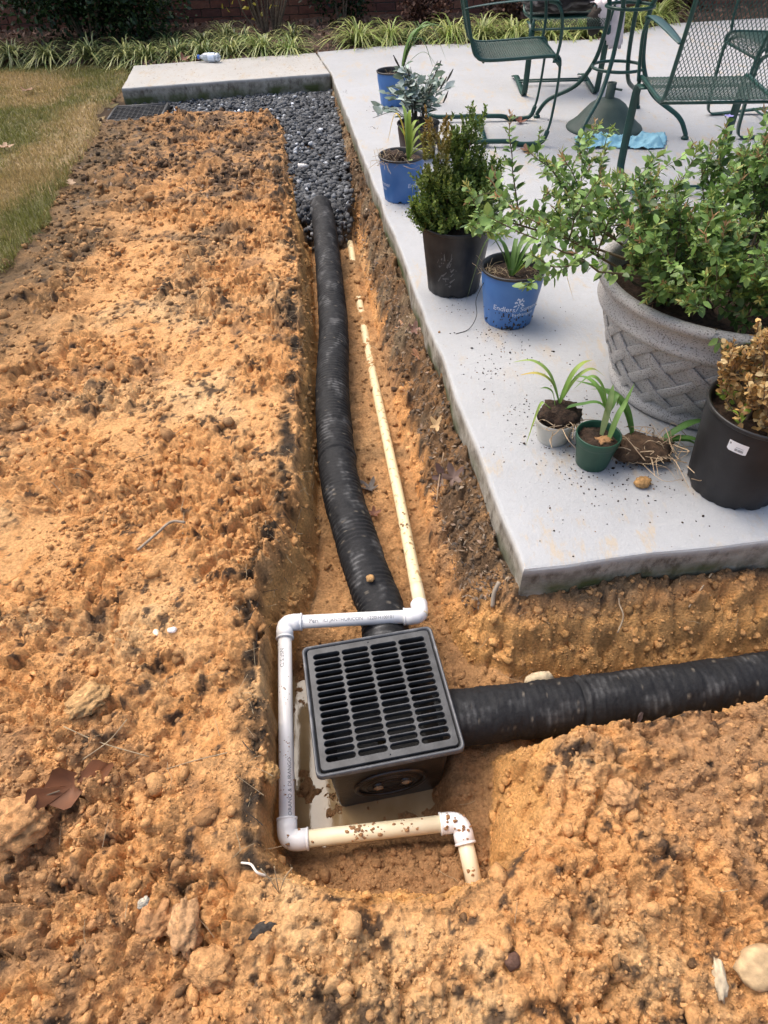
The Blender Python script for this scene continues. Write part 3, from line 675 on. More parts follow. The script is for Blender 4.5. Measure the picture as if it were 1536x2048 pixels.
for sx_ in (-.030, .034):
    V, Fc = lathe([(.013, 0), (.013, .009), (.010, .009), (.010, .002)], 16); V = np.column_stack([V[:, 0], V[:, 2], V[:, 1] * .9 - .157]); V[:, 0] += sx_
    p_ = mk('lug', (on_front(V), Fc), M_basin, basin, True)
    V, Fc = ico(2); V = V * (1 + .3 * fbm(V[:, 0] * 3 + sx_ * 50, V[:, 1] * 3 + V[:, 2], 9, 3))[:, None] * (.012, .008, .010); V[:, 2] -= .157; V[:, 0] += sx_; V[:, 1] = V[:, 1] + .006
    mk('clay_plug', (on_front(V), Fc), M_clod, p_, False, np.ones((len(V), 3)) * (.42, .28, .16))
# the grate: a moulded plate with 4 x 17 slots
cu = bpy.data.curves.new('grate', 'CURVE'); cu.dimensions = '2D'; cu.fill_mode = 'BOTH'; cu.extrude = .006; cu.bevel_depth = .0009; cu.bevel_resolution = 1
def spline(pts):
    sp = cu.splines.new('POLY'); sp.points.add(len(pts) - 1); sp.use_cyclic_u = True
    for q, p_ in zip(sp.points, pts): q.co = (p_[0], p_[1], 0, 1)
HG = .1455
spline(rrect(HG, .008))
colw = .0648; gap = .0032; rows = 16; sl_h = .0153; pit_ = (2 * .1315 - sl_h) / (rows - 1)
for q in range(4):
    x0 = -2 * colw - 1.5 * gap + q * (colw + gap); x1 = x0 + colw
    for r_ in range(rows):
        yc = -.1315 + sl_h / 2 + r_ * pit_; hr = sl_h / 2; pts = []
        for k in range(7): a = math.radians(90 + 180 * k / 6); pts.append((x0 + hr + hr * math.cos(a), yc + hr * math.sin(a)))
        for k in range(7): a = math.radians(-90 + 180 * k / 6); pts.append((x1 - hr + hr * math.cos(a), yc + hr * math.sin(a)))
        spline(pts)
for sy_ in (-1, 1):
    spline([(.0022 * math.cos(a), sy_ * .1395 + .0022 * math.sin(a)) for a in np.linspace(0, 6.283, 9)[:-1]])
co = bpy.data.objects.new('tmp', cu); COL.objects.link(co); dgp = bpy.context.evaluated_depsgraph_get()
me = bpy.data.meshes.new_from_object(co.evaluated_get(dgp)); bpy.data.objects.remove(co); me.name = 'grate'; me.materials.clear()
ob('grate', me, M_grate, basin, (0, 0, -.003))

def text_mesh(s, size, font_scale=1.0, spacing=1.0):
    c = bpy.data.curves.new('t', 'FONT'); c.body = s; c.size = size; c.align_x = 'CENTER'; c.align_y = 'CENTER'; c.resolution_u = 3; c.space_character = spacing
    o = bpy.data.objects.new('t', c); COL.objects.link(o); d = bpy.context.evaluated_depsgraph_get(); me = bpy.data.meshes.new_from_object(o.evaluated_get(d)); bpy.data.objects.remove(o)
    V = np.array([v.co[:] for v in me.vertices]); Fc = [tuple(p.vertices) for p in me.polygons]; bpy.data.meshes.remove(me); return V, Fc

# ------------------------------------------------------------------ white PVC run around the basin
M_pvc = mat('white_pvc', (.80, .80, .80), .32, (.72, .71, .69), 12, coat=.1)
M_oldpvc = mat('yellowed_pvc', (.74, .66, .47), .42, (.62, .50, .30), 9, contrast=(.4, .7))
M_dirtypvc = mat('dirty_yellowed_pvc', (.72, .60, .36), .5, (.42, .27, .12), 60, contrast=(.58, .66))
M_ink = mat('grey_print', (.16, .16, .17), .7)
M_spat = mat('wet_clay', (.36, .19, .08), .8, (.25, .13, .06), 80, bump=.6, bscale=150)
PR = .0172; FR = .0215
A_ = np.array((.085, .955, -.075)); B_ = np.array((-.262, .945, -.070)); C__ = np.array((-.226, .452, -.150)); D_ = np.array((.140, .482, -.160))
Dn = np.array((.160, .358, -.190))
up_pts = [A_ + (.0015, .03, -.006), (.072, 1.20, -.125), (.052, 1.45, -.152), (.015, 1.84, -.184), (-.034, 2.34, -.208), (-.075, 2.80, -.212), (-.115, 3.30, -.204), (-.135, 3.55, -.200)]
pvc = thing('pvc_pipe', 'white and cream plastic pipe bent around the catch basin and up the trench', 'pipe', (0, 0, 0))
def unit(v): return v / np.linalg.norm(v)
def elbow(p, a, b, name='elbow'):
    """90 degree socket fitting at corner p with legs along unit vectors a and b"""
    L1, Rb = .044, .020; pts = [p + a * L1, p + a * (Rb + .002)]; rad = [FR, FR]
    for t in np.linspace(0, 1, 9): q = (1 - t) ** 2 * (p + a * Rb) + 2 * t * (1 - t) * (p + (a + b) * .001) + t * t * (p + b * Rb); pts.append(q); rad.append(FR * .98)
    pts += [p + b * (Rb + .002), p + b * L1]; rad += [FR, FR]
    V, Fc = tube(np.array(pts), np.array(rad), 22)
    lips = [(V, Fc)]
    for d_ in (a, b): lips.append(tube(np.array([p + d_ * (L1 - .004), p + d_ * (L1 - .003), p + d_ * (L1 + .0005), p + d_ * (L1 + .001)]), np.array([FR, FR + .0012, FR + .0012, PR]), 22, False))
    return mk(name, merge(lips), M_pvc, pvc, True)
AB = unit(B_ - A_); BC = unit(C__ - B_); CDv = unit(D_ - C__); Du = unit(Dn - D_); Au = unit(np.array(up_pts[1]) - A_)
def pipe_part(p, q, mt, name='pipe'): return mk(name, tube(np.array([p, (p + q) / 2, q]), PR, 20), mt, pvc, True)
top_run = pipe_part(A_, B_, M_pvc); left_run = pipe_part(B_, C__, M_pvc); front_run = pipe_part(C__, D_, M_oldpvc); down_run = pipe_part(D_, Dn, M_oldpvc)
pth = smooth_path(up_pts, 14); up_run = mk('pipe', tube(pth, PR, 18), M_dirtypvc, pvc, True); up_run['label'] = 'long cream pipe half buried in the trench floor'
mk('pipe', tube(smooth_path([A_, up_pts[0], tuple(np.array(up_pts[0]) * .6 + np.array(up_pts[1]) * .4 + (0, 0, .0))], 6), PR + .0006, 18), M_oldpvc, pvc, True)
elbow(A_, AB, Au); elbow(B_, -AB, BC); elbow(C__, -BC, CDv); elbow(D_, -CDv, Du)
def print_on(p, q, s, size, along, ang, parent, flip=False, mt=None):
    """small print wrapped round a straight pipe; ang = angle of the print's centre from up, towards the viewer"""
    V, Fc = text_mesh(s, size); ax = unit(q - p); upv = np.array((0, 0, 1.)); n0 = unit(upv - ax * (upv @ ax)); b0 = np.cross(ax, n0)
    if flip: V = V * (-1, -1, 1)
    th = ang - V[:, 1] / PR; c = p + ax * along
    W = c + ax * V[:, :1] + (n0[None] * np.cos(th)[:, None] + b0[None] * np.sin(th)[:, None]) * (PR + .0004)
    return mk('print', (W, Fc), mt or M_ink, parent)
# reads left to right on the back run, top to bottom on the left run
print_on(B_, A_, 'Peri', .015, .075, .55, top_run); print_on(B_, A_, 'ICI JANTHORICON   1220', .012, .165, .55, top_run); print_on(B_, A_, '1H100101', .011, .255, .55, top_run)
print_on(B_, C__, 'NSF/5/D', .014, .10, .35, left_run); print_on(C__, B_, 'ORANO & DURANGO', .012, .105, .55, left_run)
for c_, ax_, (p_, q_) in ((A_, Au, (A_, A_ + Au * .05)), (B_, BC, (B_, B_ + BC * .05)), (D_, -CDv, (D_ - CDv * .05, D_))):
    pass
# clay spattered on the pipe
sp = []
for p, q, n_ in ((C__, D_, 70), (D_ - CDv * .04, D_ + np.array((.01, -.01, 0)), 22), (D_, Dn, 16), (B_, C__, 45), (np.array(up_pts[1]), np.array(up_pts[2]), 20), (C__, C__ + CDv * .06, 8)):
    ax = unit(q - p); n0 = unit(np.array((0, 0, 1.)) - ax * ax[2]); b0 = np.cross(ax, n0)
    cl = rng.uniform(.05, .95, max(3, n_ // 9))
    for k in range(n_):
        t = rng.choice(cl) + rng.normal(0, .025); th = rng.normal(0, .55); V, Fc = ico(1); rr = rng.uniform(.0006, .0030 if n_ != 45 else .0012) * (1 if rng.uniform() < .75 else 1.5)
        fr = FR if np.linalg.norm(p + ax * np.linalg.norm(q - p) * t - C__) < .045 or np.linalg.norm(p + ax * np.linalg.norm(q - p) * t - D_) < .045 else PR
        c0 = p + (q - p) * np.clip(t, .0, 1) + (n0 * math.cos(th) + b0 * math.sin(th)) * fr
        V = V * (1 + rng.uniform(-.3, .3, len(V)))[:, None] * (rr * 1.3, rr, rr * .8) + c0; sp.append((V, Fc))
struct(mk('clay_spatter', merge(sp), M_spat, pvc), 'stuff')

# ------------------------------------------------------------------ the small drain at the far corner
dr = thing('drain_grate', 'small black rectangular drain grate set in gravel beside the lawn', 'drain', (-1.755, 5.60, -.018), math.radians(5))
mk('frame', merge([box(-.205, .205, -.215, -.195, -.05, .012), box(-.205, .205, .195, .215, -.05, .012), box(-.205, -.187, -.195, .195, -.05, .012), box(.187, .205, -.195, .195, -.05, .012)]), M_grate, dr)
mk('sump', box(-.19, .19, -.2, .2, -.20, -.06), MATS['basin_inside'], dr)
slat = bpy.data.meshes.new('bar'); V, Fc = box(-.187, .187, -.005, .005, -.02, .008); slat.from_pydata(V.tolist(), [], Fc); slat.materials.append(M_grate)
cross = bpy.data.meshes.new('cross_bar'); V, Fc = box(-.004, .004, -.195, .195, -.02, .004); cross.from_pydata(V.tolist(), [], Fc); cross.materials.append(M_grate)
for k in range(9): ob('bar', slat, None, dr, (0, -.16 + k * .04, 0))
for k in range(9): ob('cross_bar', cross, None, dr, (-.15 + k * .0375, 0, 0))

# ------------------------------------------------------------------ foliage helpers
def leaves(p, d, n, L, W, col, fold=.18, droop=.1):
    """ovate leaves: base point, direction, leaf normal, length, half width; six points, five faces -> triangles"""
    d = d / (np.linalg.norm(d, axis=1)[:, None] + 1e-9); s = np.cross(d, n); s /= np.linalg.norm(s, axis=1)[:, None] + 1e-9; n = np.cross(s, d)
    L = L[:, None]; W = W[:, None]
    a = p; b = p + d * L * .38 + s * W + n * W * fold; c = p + d * L * .75 + s * W * .72 + n * W * fold * .6 - n * L * droop * .5
    t = p + d * L - n * L * droop; e = p + d * L * .75 - s * W * .72 + n * W * fold * .6 - n * L * droop * .5; f = p + d * L * .38 - s * W + n * W * fold; m_ = p + d * L * .5 - n * W * fold * .3
    V = np.stack([a, b, c, t, e, f, m_], 1).reshape(-1, 3); k = (np.arange(len(p)) * 7)[:, None]
    Fa = np.concatenate([k + q for q in ([0, 1, 6], [1, 2, 6], [2, 3, 6], [3, 4, 6], [4, 5, 6], [5, 0, 6])], 0)
    return V, Fa, np.repeat(col, 7, 0)
def strap(pts, w, name, mt, parent, col, col_tip=None, fold=.35, n=7, twist=0):
    """one long strap-shaped leaf as a mesh of its own"""
    P = smooth_path(pts, n); T, N_, B_ = frames(P); k = np.linspace(0, 1, len(P)); T2 = P[-1] - P[0]
    hz = np.cross(T, (0, 0, 1.)); hz /= np.linalg.norm(hz, axis=1)[:, None] + 1e-6
    for i in range(1, len(hz)):
        if hz[i] @ hz[i - 1] < 0: hz[i] *= -1
    up = np.cross(hz, T)
    ww = w * np.clip(np.minimum(.55 + k * 3, 1) * (1 - k ** 3.5) + .02, .02, 1)
    V = np.concatenate([P - hz * ww[:, None] + up * (ww * fold)[:, None], P, P + hz * ww[:, None] + up * (ww * fold)[:, None]], 0); m_ = len(P)
    Fc = [(i, i + 1, m_ + i + 1, m_ + i) for i in range(m_ - 1)] + [(m_ + i, m_ + i + 1, 2 * m_ + i + 1, 2 * m_ + i) for i in range(m_ - 1)]
    c = np.array(col)[None] * np.ones((m_, 1)); 
    if col_tip is not None: c = c * (1 - k[:, None] ** 1.6) + np.array(col_tip)[None] * k[:, None] ** 1.6
    c = np.concatenate([c, c * 1.12, c * .95], 0)
    return mk(name, (V, Fc), mt, parent, True, c)
def arch(base, az, length, rise, drop, bend=0):
    """points of an arching leaf from base towards azimuth az"""
    b = np.array(base, float); d = np.array((math.cos(az), math.sin(az), 0)); s = np.array((-d[1], d[0], 0))
    return [b, b + d * length * .28 + s * bend * .2 + (0, 0, rise * .75), b + d * length * .62 + s * bend * .6 + (0, 0, rise), b + d * length + s * bend + (0, 0, rise - drop)]

# ------------------------------------------------------------------ strappy border plants
M_lir = leaf_mat('border_leaf', rough=.4, transl=.2)
def border_clump(x, y, z, n, L, green, label, spread=1.0):
    t = thing('border_grass_plant', label, 'plant', (x, y, z), 0, 'strappy plants along the bed edge')
    a = rng.uniform(0, 6.283, n); l = L * rng.uniform(.6, 1.1, n); el = rng.uniform(.35, 1.35, n)
    base = np.stack([rng.normal(0, .025, n), rng.normal(0, .025, n), np.zeros(n)], -1); h = np.stack([np.cos(a), np.sin(a), 0 * a], -1) * spread
    w = rng.uniform(.0045, .008, n); V = []; k = np.linspace(0, 1, 6)
    side = np.stack([-np.sin(a), np.cos(a), 0 * a], -1)
    for i, q in enumerate(k):
        r_ = l * (np.cos(el) * q + .25 * q ** 2); zz = l * (np.sin(el) * q - (.55 + .35 * np.cos(el)) * q ** 2.3 * 1.0)
        p = base + h * r_[:, None] + np.array((0, 0, 1)) * np.maximum(zz, -.02)[:, None]; ww = w * (1 - q ** 3 * .95)
        V += [p - side * ww[:, None], p + side * ww[:, None]]
    V = np.stack(V, 1); m_ = V.shape[1]; idx = (np.arange(n) * m_)[:, None, None]; Q = np.array([[2 * i, 2 * i + 1, 2 * i + 3, 2 * i + 2] for i in range(5)])[None] + idx
    g1 = np.array(green); g2 = np.array((.60, .60, .24)); mixv = rng.uniform(0, 1, n) ** 1.4
    c = (g1 * (1 - mixv[:, None]) + g2 * mixv[:, None]) * rng.uniform(.6, 1.1, n)[:, None]
    struct(ob('foliage', np_mesh('foliage', V.reshape(-1, 3), Q.reshape(-1, 4), False, np.repeat(c, m_, 0)), M_lir, t), 'stuff')
    return t
lime, dark = (.24, .34, .07), (.05, .10, .03)
clumps = [(-3.62, 7.30, dark, 'dark strappy plant at the lawn corner by the far left brick wall'), (-3.30, 7.28, dark, 'second dark strappy plant from the left picture edge, behind the lawn'), (-2.95, 7.22, dark, 'low dark strappy plant below the left side of the dense shrub'),
          (-2.55, 7.20, dark, 'low dark strappy plant below the middle of the dense shrub'), (-2.2, 7.12, dark, 'dark strappy plant just left of the walkway end'), (-1.98, 6.98, (.09, .16, .04), 'strappy plant overhanging the outer back corner of the walkway'),
          (-1.72, 7.02, (.10, .18, .05), 'strappy plant behind the walkway, left of the plastic bottle'), (-1.48, 7.06, (.10, .18, .05), 'strappy plant directly behind the plastic bottle'), (-1.55, 7.45, dark, 'taller dark strappy plant in the second row behind the bottle'),
          (-1.22, 7.08, (.12, .20, .05), 'strappy plant behind the walkway, right of the plastic bottle'), (-1.20, 7.50, dark, 'dark second-row strappy plant in front of the bare twiggy bush'), (-1.85, 7.42, dark, 'dark second-row strappy plant behind the outer end of the walkway'), (-1.38, 7.72, dark, 'tall dark strappy plant against the brick wall, left of the bare bush'), (-.72, 7.55, dark, 'dark second-row strappy plant right of the bare bush stems'), (-.95, 7.10, (.16, .25, .06), 'small strappy plant in front of the bare twiggy bush'),
          (-.70, 7.08, (.16, .26, .06), 'thin strappy plant left of the gap with brown leaves'), (-.08, 7.32, lime, 'large yellow-green strappy plant right of the gap with brown leaves'), (.22, 7.38, lime, 'small yellow-green strappy plant between two larger ones'),
          (.48, 7.42, (.13, .22, .07), 'strappy plant behind the rearmost blue pot'), (.78, 7.36, lime, 'yellow-green strappy plant left of the left chair back'), (1.08, 7.36, lime, 'yellow-green strappy plant seen under the left chair armrest'),
          (1.38, 7.34, lime, 'yellow-green strappy plant behind the front of the left chair'), (1.70, 7.34, lime, 'yellow-green strappy plant below the seat holding the jacket'), (2.05, 7.38, lime, 'yellow-green strappy plant left of the table legs at the patio back'),
          (2.35, 7.60, lime, 'yellow-green strappy plant framed by the table legs'), (2.62, 7.78, lime, 'yellow-green strappy plant right of the table legs'), (2.92, 8.0, lime, 'rightmost yellow-green strappy plant behind the patio')]
for x, y, g_, lab in clumps:
    big = 1.25 if g_ == lime else 1.0
    border_clump(x, y, .06, 170 if g_ == lime else 140, .40 * big * rng.uniform(.9, 1.12), g_, lab)

# ------------------------------------------------------------------ shrubs behind
def cloud_shrub(name, label, loc, size, n, leafL, cols, stems=7, shell=.55, lobes=9, lm=None, seed=1):
    g = np.random.default_rng(seed); t = thing(name, label, 'shrub', loc)
    st = []
    for k in range(stems):
        a = g.uniform(0, 6.283); e = np.array((math.cos(a) * size[0] * .5, math.sin(a) * size[1] * .5, size[2] * g.uniform(.6, .9)))
        st.append(tube(smooth_path([(math.cos(a) * .03, math.sin(a) * .03, -.03), e * (.35, .35, .5) + g.normal(0, .02, 3), e], 5), np.linspace(.012, .003, 11), 6))
    struct(mk('stems', merge(st), M_bark, t, True), 'stuff')
    lc = np.stack([g.uniform(-.55, .55, lobes) * size[0], g.uniform(-.5, .5, lobes) * size[1], g.uniform(.3, .8, lobes) * size[2]], -1); lr = g.uniform(.3, .5, lobes)
    k = g.integers(0, lobes, n); dirv = g.normal(size=(n, 3)); dirv /= np.linalg.norm(dirv, axis=1)[:, None]
    rad = (shell + (1 - shell) * g.uniform(0, 1, n)) * lr[k] * (1 + .25 * g.normal(size=n))
    p = lc[k] + dirv * rad[:, None] * np.array(size) * .8; p[:, 2] = np.abs(p[:, 2])
    d = dirv + g.normal(0, .6, (n, 3)) + (0, 0, .3); nn = g.normal(0, .5, (n, 3)) + (0, 0, 1)
    c = np.array(cols)[g.integers(0, len(cols), n)] * g.uniform(.5, 1.3, n)[:, None]
    L = leafL * g.uniform(.6, 1.2, n)
    V, Fa, C_ = leaves(p, d, nn, L, L * .28, c)
    struct(ob('foliage', np_mesh('foliage', V, Fa, False, C_), lm or M_leaf, t), 'stuff'); return t
DG = [(.018, .045, .014), (.030, .065, .018), (.045, .085, .022), (.012, .03, .01)]
cloud_shrub('evergreen_shrub', 'dense dark evergreen shrub filling the bed behind the lawn', (-2.72, 7.78, .05), (1.30, .66, 1.25), 24000, .046, DG, 9, .6, 14, seed=3)
cloud_shrub('leafy_shrub', 'loose dark leafy shrub against the far left brick wall', (-4.0, 7.75, .06), (.5, .4, .5), 900, .085, DG, 5, .3, 7, seed=4)
cloud_shrub('evergreen_shrub', 'shaded dark shrub behind the bed right of the bare twigs', (-.25, 8.25, .06), (.55, .36, .8), 3500, .04, DG[:2] + DG[3:], 6, .5, 9, seed=5)
cloud_shrub('brown_shrub', 'low russet dried-up shrub behind the strappy plants near the middle', (.55, 8.05, .05), (.36, .28, .36), 2600, .045, [(.13, .06, .04), (.19, .10, .065), (.08, .04, .03)], 6, .4, 8, M_dryleaf, 6)
cloud_shrub('brown_shrub', 'low russet dried-up shrub at the patio back, right of the table', (3.35, 8.45, .05), (.40, .28, .40), 2200, .045, [(.13, .06, .04), (.19, .10, .065), (.08, .04, .03)], 6, .4, 8, M_dryleaf, 7)
cloud_shrub('brown_shrub', 'low russet dried-up shrub behind the left chair', (1.5, 8.1, .05), (.42, .28, .32), 2200, .045, [(.12, .06, .04), (.16, .09, .06), (.07, .04, .03)], 6, .4, 8, M_dryleaf, 8)
tw = thing('bare_bush', 'bare twiggy bush with pale stems behind the walkway', 'bush', (-.98, 7.92, .06)); st = []
for k in range(26):
    a = rng.uniform(0, 6.283); sp_ = rng.uniform(.05, .45); h = rng.uniform(.6, 1.1)
    e = np.array((math.cos(a) * sp_, math.sin(a) * sp_ * .7, h)); b0 = np.array((math.cos(a) * .05, math.sin(a) * .05, -.03)); mid = (b0 + e) / 2 + rng.normal(0, .04, 3)
    st.append(tube(smooth_path([b0, mid, e], 6), np.linspace(.011, .003, 13), 6))
    for q in range(2): st.append(tube(smooth_path([mid + (e - mid) * .2 * q, mid + rng.normal(0, .06, 3) + (0, 0, .12), mid + rng.normal(0, .14, 3) + (0, 0, .3)], 4), np.linspace(.005, .0015, 9), 5))
struct(mk('stems', merge(st), mat('pale_bark', (.20, .145, .095), .9, (.10, .07, .045), 50), tw, True), 'stuff')
lv = rng.normal(0, .12, (22, 3)) * (1, .7, 1) + (-.12, -.1, .3); V, Fa, C_ = leaves(lv, rng.normal(size=(22, 3)), rng.normal(size=(22, 3)), np.full(22, .055), np.full(22, .02), np.ones((22, 3)) * (.42, .36, .06))
for q in range(22): mk('leaf', (V[q * 7:q * 7 + 7], [(0, 1, 6), (1, 2, 6), (2, 3, 6), (3, 4, 6), (4, 5, 6), (5, 0, 6)]), M_leaf, tw, False, C_[q * 7:q * 7 + 7])

# ------------------------------------------------------------------ nursery pots
def pot_outer(rb, rt, h, notch=True, seg=64, lip=.006, bands=True):
    prof = [(rb * .2, .006), (rb - .006, .005), (rb - .002, .0), (rb, .003), (rb + (rt - rb) * .06, h * .06), (rb + (rt - rb) * .5, h * .5), (rb + (rt - rb) * .86, h * .84), (rt - lip * .9, h * .88), (rt - lip * .9, h * .955)]
    V, Fc = lathe(prof, seg)
    if notch:                                                    # scalloped foot with drain gaps
        a = np.arctan2(V[:, 1], V[:, 0]); rr = np.hypot(V[:, 0], V[:, 1]); low = (V[:, 2] < .02) & (rr > rb * .8)
        k = low & (np.cos(a * 16) > .2); V[k, 0] *= .965; V[k, 1] *= .965
        k = low & (np.cos(a * 4 + .6) > .93); V[k, 2] += .010
    return V, Fc
def pot_rim(rt, h, lip=.006, wall=.003, depth=.06, rb=None, seg=64):
    rin = rt - lip - wall
    return lathe([(rt - lip * .95, h * .95), (rt, h * .955), (rt + .0012, h * .97), (rt + .0012, h * .99), (rt - .001, h), (rt - lip * .6, h * .999), (rin, h * .98), (rin - .002, h * .9), (rin - .006 - depth * .1, h - depth)], seg)
def pot_soil(r, z, amp=.006, seed=0, col=None):
    V, Fc = lathe([(r, -.004), (r * .85, .001), (r * .6, .003), (r * .35, .004), (r * .12, .004), (.001, .004)], 36)
    n = fbm(V[:, 0] * 30, V[:, 1] * 30, 900 + seed, 4); V[:, 2] += z + n * amp + .004 * np.abs(fbm(V[:, 0] * 90, V[:, 1] * 90, 910 + seed, 2)); return V, Fc
def make_pot(t, rb, rt, h, outer, rim, soil_z, seed=0, notch=True, soil_m=None, lip=.006):
    p = mk('pot', pot_outer(rb, rt, h, notch, lip=lip), outer, t, True); mk('rim', pot_rim(rt, h, lip, depth=max(.02, h - soil_z + .01)), rim, p, True)
    ri = rb + (rt - rb) * soil_z / h - .004
    mk('soil', pot_soil(ri, soil_z, seed=seed), soil_m or M_dirtsoil, t, True); return p
M_white = mat('white_print', (.62, .68, .80), .6)
def wrap_on_pot(V, rb, rt, h, zc, az, off=.0007):
    """flat drawing (x right, y up) wrapped round a tapered pot, centred at azimuth az"""
    z = zc + V[:, 1]; r = rb + (rt - rb) * z / h * .98; a = az + V[:, 0] / r; r = r + off
    return np.column_stack([r * np.cos(a), r * np.sin(a), z])
def logo_print(pot, rb, rt, h, az):
    parts = []
    V, Fc = text_mesh('Endless', .027); V[:, 0] -= .044; parts.append((V, Fc))
    V, Fc = text_mesh('Summer', .027); V[:, 0] += .058; parts.append((V, Fc))
    V, Fc = text_mesh('hydrangeas', .019); V[:, 0] += .030; V[:, 1] -= .021; parts.append((V, Fc))
    def blob(cx, cy, a, L, W):
        q = np.array([(-L, 0), (-L * .3, W), (L * .4, W * .8), (L, 0), (L * .4, -W * .8), (-L * .3, -W)]); c, s = math.cos(a), math.sin(a)
        return np.column_stack([q[:, 0] * c - q[:, 1] * s + cx, q[:, 0] * s + q[:, 1] * c + cy, np.zeros(6)]), [(0, 5, 4, 3, 2, 1)]
    for k in range(16):
        a = rng.uniform(0, 6.283); rr = .0125 * math.sqrt(rng.uniform()); parts.append(blob(.007 + rr * math.cos(a) * 1.3, .031 + rr * math.sin(a), rng.uniform(0, 3.1), .0042, .0024))
    parts.append(blob(-.006, .014, .5, .008, .003)); parts.append(blob(.020, .016, 2.6, .008, .003)); parts.append(blob(.003, .004, 1.2, .019, .0012))
    V, Fc = merge(parts); W = wrap_on_pot(V, rb, rt, h, h * .42, az)
    return mk('lettering', (W, [f[::-1] for f in Fc]) if False else (W, Fc), M_white, pot)
def pot_dirt(pot, rb, rt, h, n, az, col=(.05, .035, .025), spread=.5, zmax=.4):
    parts = []
    for k in range(n):
        a = az + rng.normal(0, spread); z = h * zmax * rng.uniform(.03, 1) ** 1.3; r = rb + (rt - rb) * z / h; V, Fc = ico(1); s = rng.uniform(.0012, .0032)
        parts.append((V * s * (1, 1, rng.uniform(.8, 2.2)) + (r * math.cos(a), r * math.sin(a), z), Fc))
    struct(mk('dirt_specks', merge(parts), mat('dark_specks', (.045, .032, .024), .9), pot), 'stuff')
def fibres(n, c, spread, z, L, r=.0009, seed=0, up=.02, drop=.0):
    g = np.random.default_rng(seed); out = []
    for k in range(n):
        a = g.uniform(0, 6.283); p = np.array((g.normal(0, spread), g.normal(0, spread), z)) + c; q = p + np.array((math.cos(a), math.sin(a), 0)) * L * g.uniform(.4, 1.1); q[2] += g.uniform(-drop, up)
        out.append(tube(smooth_path([p, (p + q) / 2 + g.normal(0, L * .18, 3), q], 4), np.linspace(r, r * .5, 9), 4))
    return merge(out)
ZP = .09
B_RB, B_RT, B_H = .086, .112, .200
GR_, YG, YL = (.10, .20, .045), (.26, .36, .05), (.62, .48, .06)

# nearest blue pot
t = thing('blue_pot_plant', 'nearest blue pot with lettering, arching strap leaves and one yellow leaf', 'potted plant', (.478, 2.145, ZP))
p_ = make_pot(t, B_RB, B_RT, B_H, M_blue, M_blackpl, .165, 1); logo_print(p_, B_RB, B_RT, B_H, math.radians(-86)); pot_dirt(p_, B_RB, B_RT, B_H, 70, -1.6)
for az, L, ri, dr_, col, tip, be in ((.55, .26, .13, .01, GR_, (.13, .24, .05), .02), (.30, .27, .105, .02, (.13, .25, .05), (.30, .42, .08), 0), (.05, .24, .075, .175, (.24, .30, .05), (.70, .44, .13), -.02), (2.75, .15, .15, .02, GR_, None, 0), (3.0, .15, .125, .23, (.09, .17, .04), (.05, .07, .03), .01),
                                 (2.3, .10, .11, .03, GR_, None, 0), (1.3, .13, .10, .03, (.12, .22, .05), None, 0), (.9, .16, .11, .02, (.12, .22, .05), None, .01)):
    strap(arch((-.012, -.02, .165), az, L, ri, dr_, be), .0085, 'leaf', M_blade, t, col, tip)
struct(mk('dead_fibres', merge([fibres(26, np.array((-.06, .0, .175)), .022, 0, .06, .001, 3, .03, .0), fibres(14, np.array((.055, -.01, .168)), .02, 0, .05, .0014, 4, .012)]), M_straw, t), 'stuff')
mk('dry_stalk', tube(smooth_path([(-.085, -.02, .19), (-.125, -.03, .10), (-.122, -.045, .04), (-.15, -.075, .005), (-.20, -.10, .001)], 6), .0013, 5), mat('dead_black', (.03, .03, .02), .8), t)

# middle blue pot
t = thing('blue_pot_plant', 'middle blue pot full of yellowing iris leaves and dry roots', 'potted plant', (.145, 3.378, ZP))
p_ = make_pot(t, B_RB, B_RT, B_H, M_blue, M_blackpl, .175, 2); logo_print(p_, B_RB, B_RT, B_H, math.radians(-25)); logo_print(p_, B_RB, B_RT, B_H, math.radians(-190))
for az, L, ri, dr_, col, tip in ((2.0, .06, .20, -.02, (.30, .42, .10), None), (1.7, .05, .16, -.02, (.26, .38, .09), None), (1.3, .05, .19, -.01, YG, None), (2.9, .10, .19, .12, YL, (.60, .40, .10)), (2.6, .05, .12, -.02, (.30, .42, .10), None), (.7, .12, .13, -.01, YG, None), (.45, .14, .10, .0, YG, (.4, .42, .07)),
                                 (.15, .15, .07, .02, YG, (.55, .5, .1)), (-.2, .13, .05, .02, (.34, .44, .09), YL), (-1.35, .085, .005, .13, (.36, .48, .14), (.45, .5, .2)), (.9, .09, .15, 0, YG, None)):
    strap(arch((.03, -.01, .175), az, L, ri, dr_), .0105, 'leaf', M_blade, t, col, tip)
V, Fc = ico(3); V = V * (1 + .3 * fbm(V[:, 0] * 4, V[:, 1] * 4 + V[:, 2] * 3, 77, 3))[:, None] * (.055, .05, .035) + (-.035, -.02, .185); mk('root_ball', (V, Fc), M_dirtsoil, t, True)
struct(mk('dead_fibres', merge([fibres(34, np.array((-.07, -.04, .185)), .025, 0, .085, .0013, 6, .045, .03), fibres(16, np.array((.02, -.06, .19)), .04, 0, .06, .001, 7, .02, .03)]), M_straw, t), 'stuff')

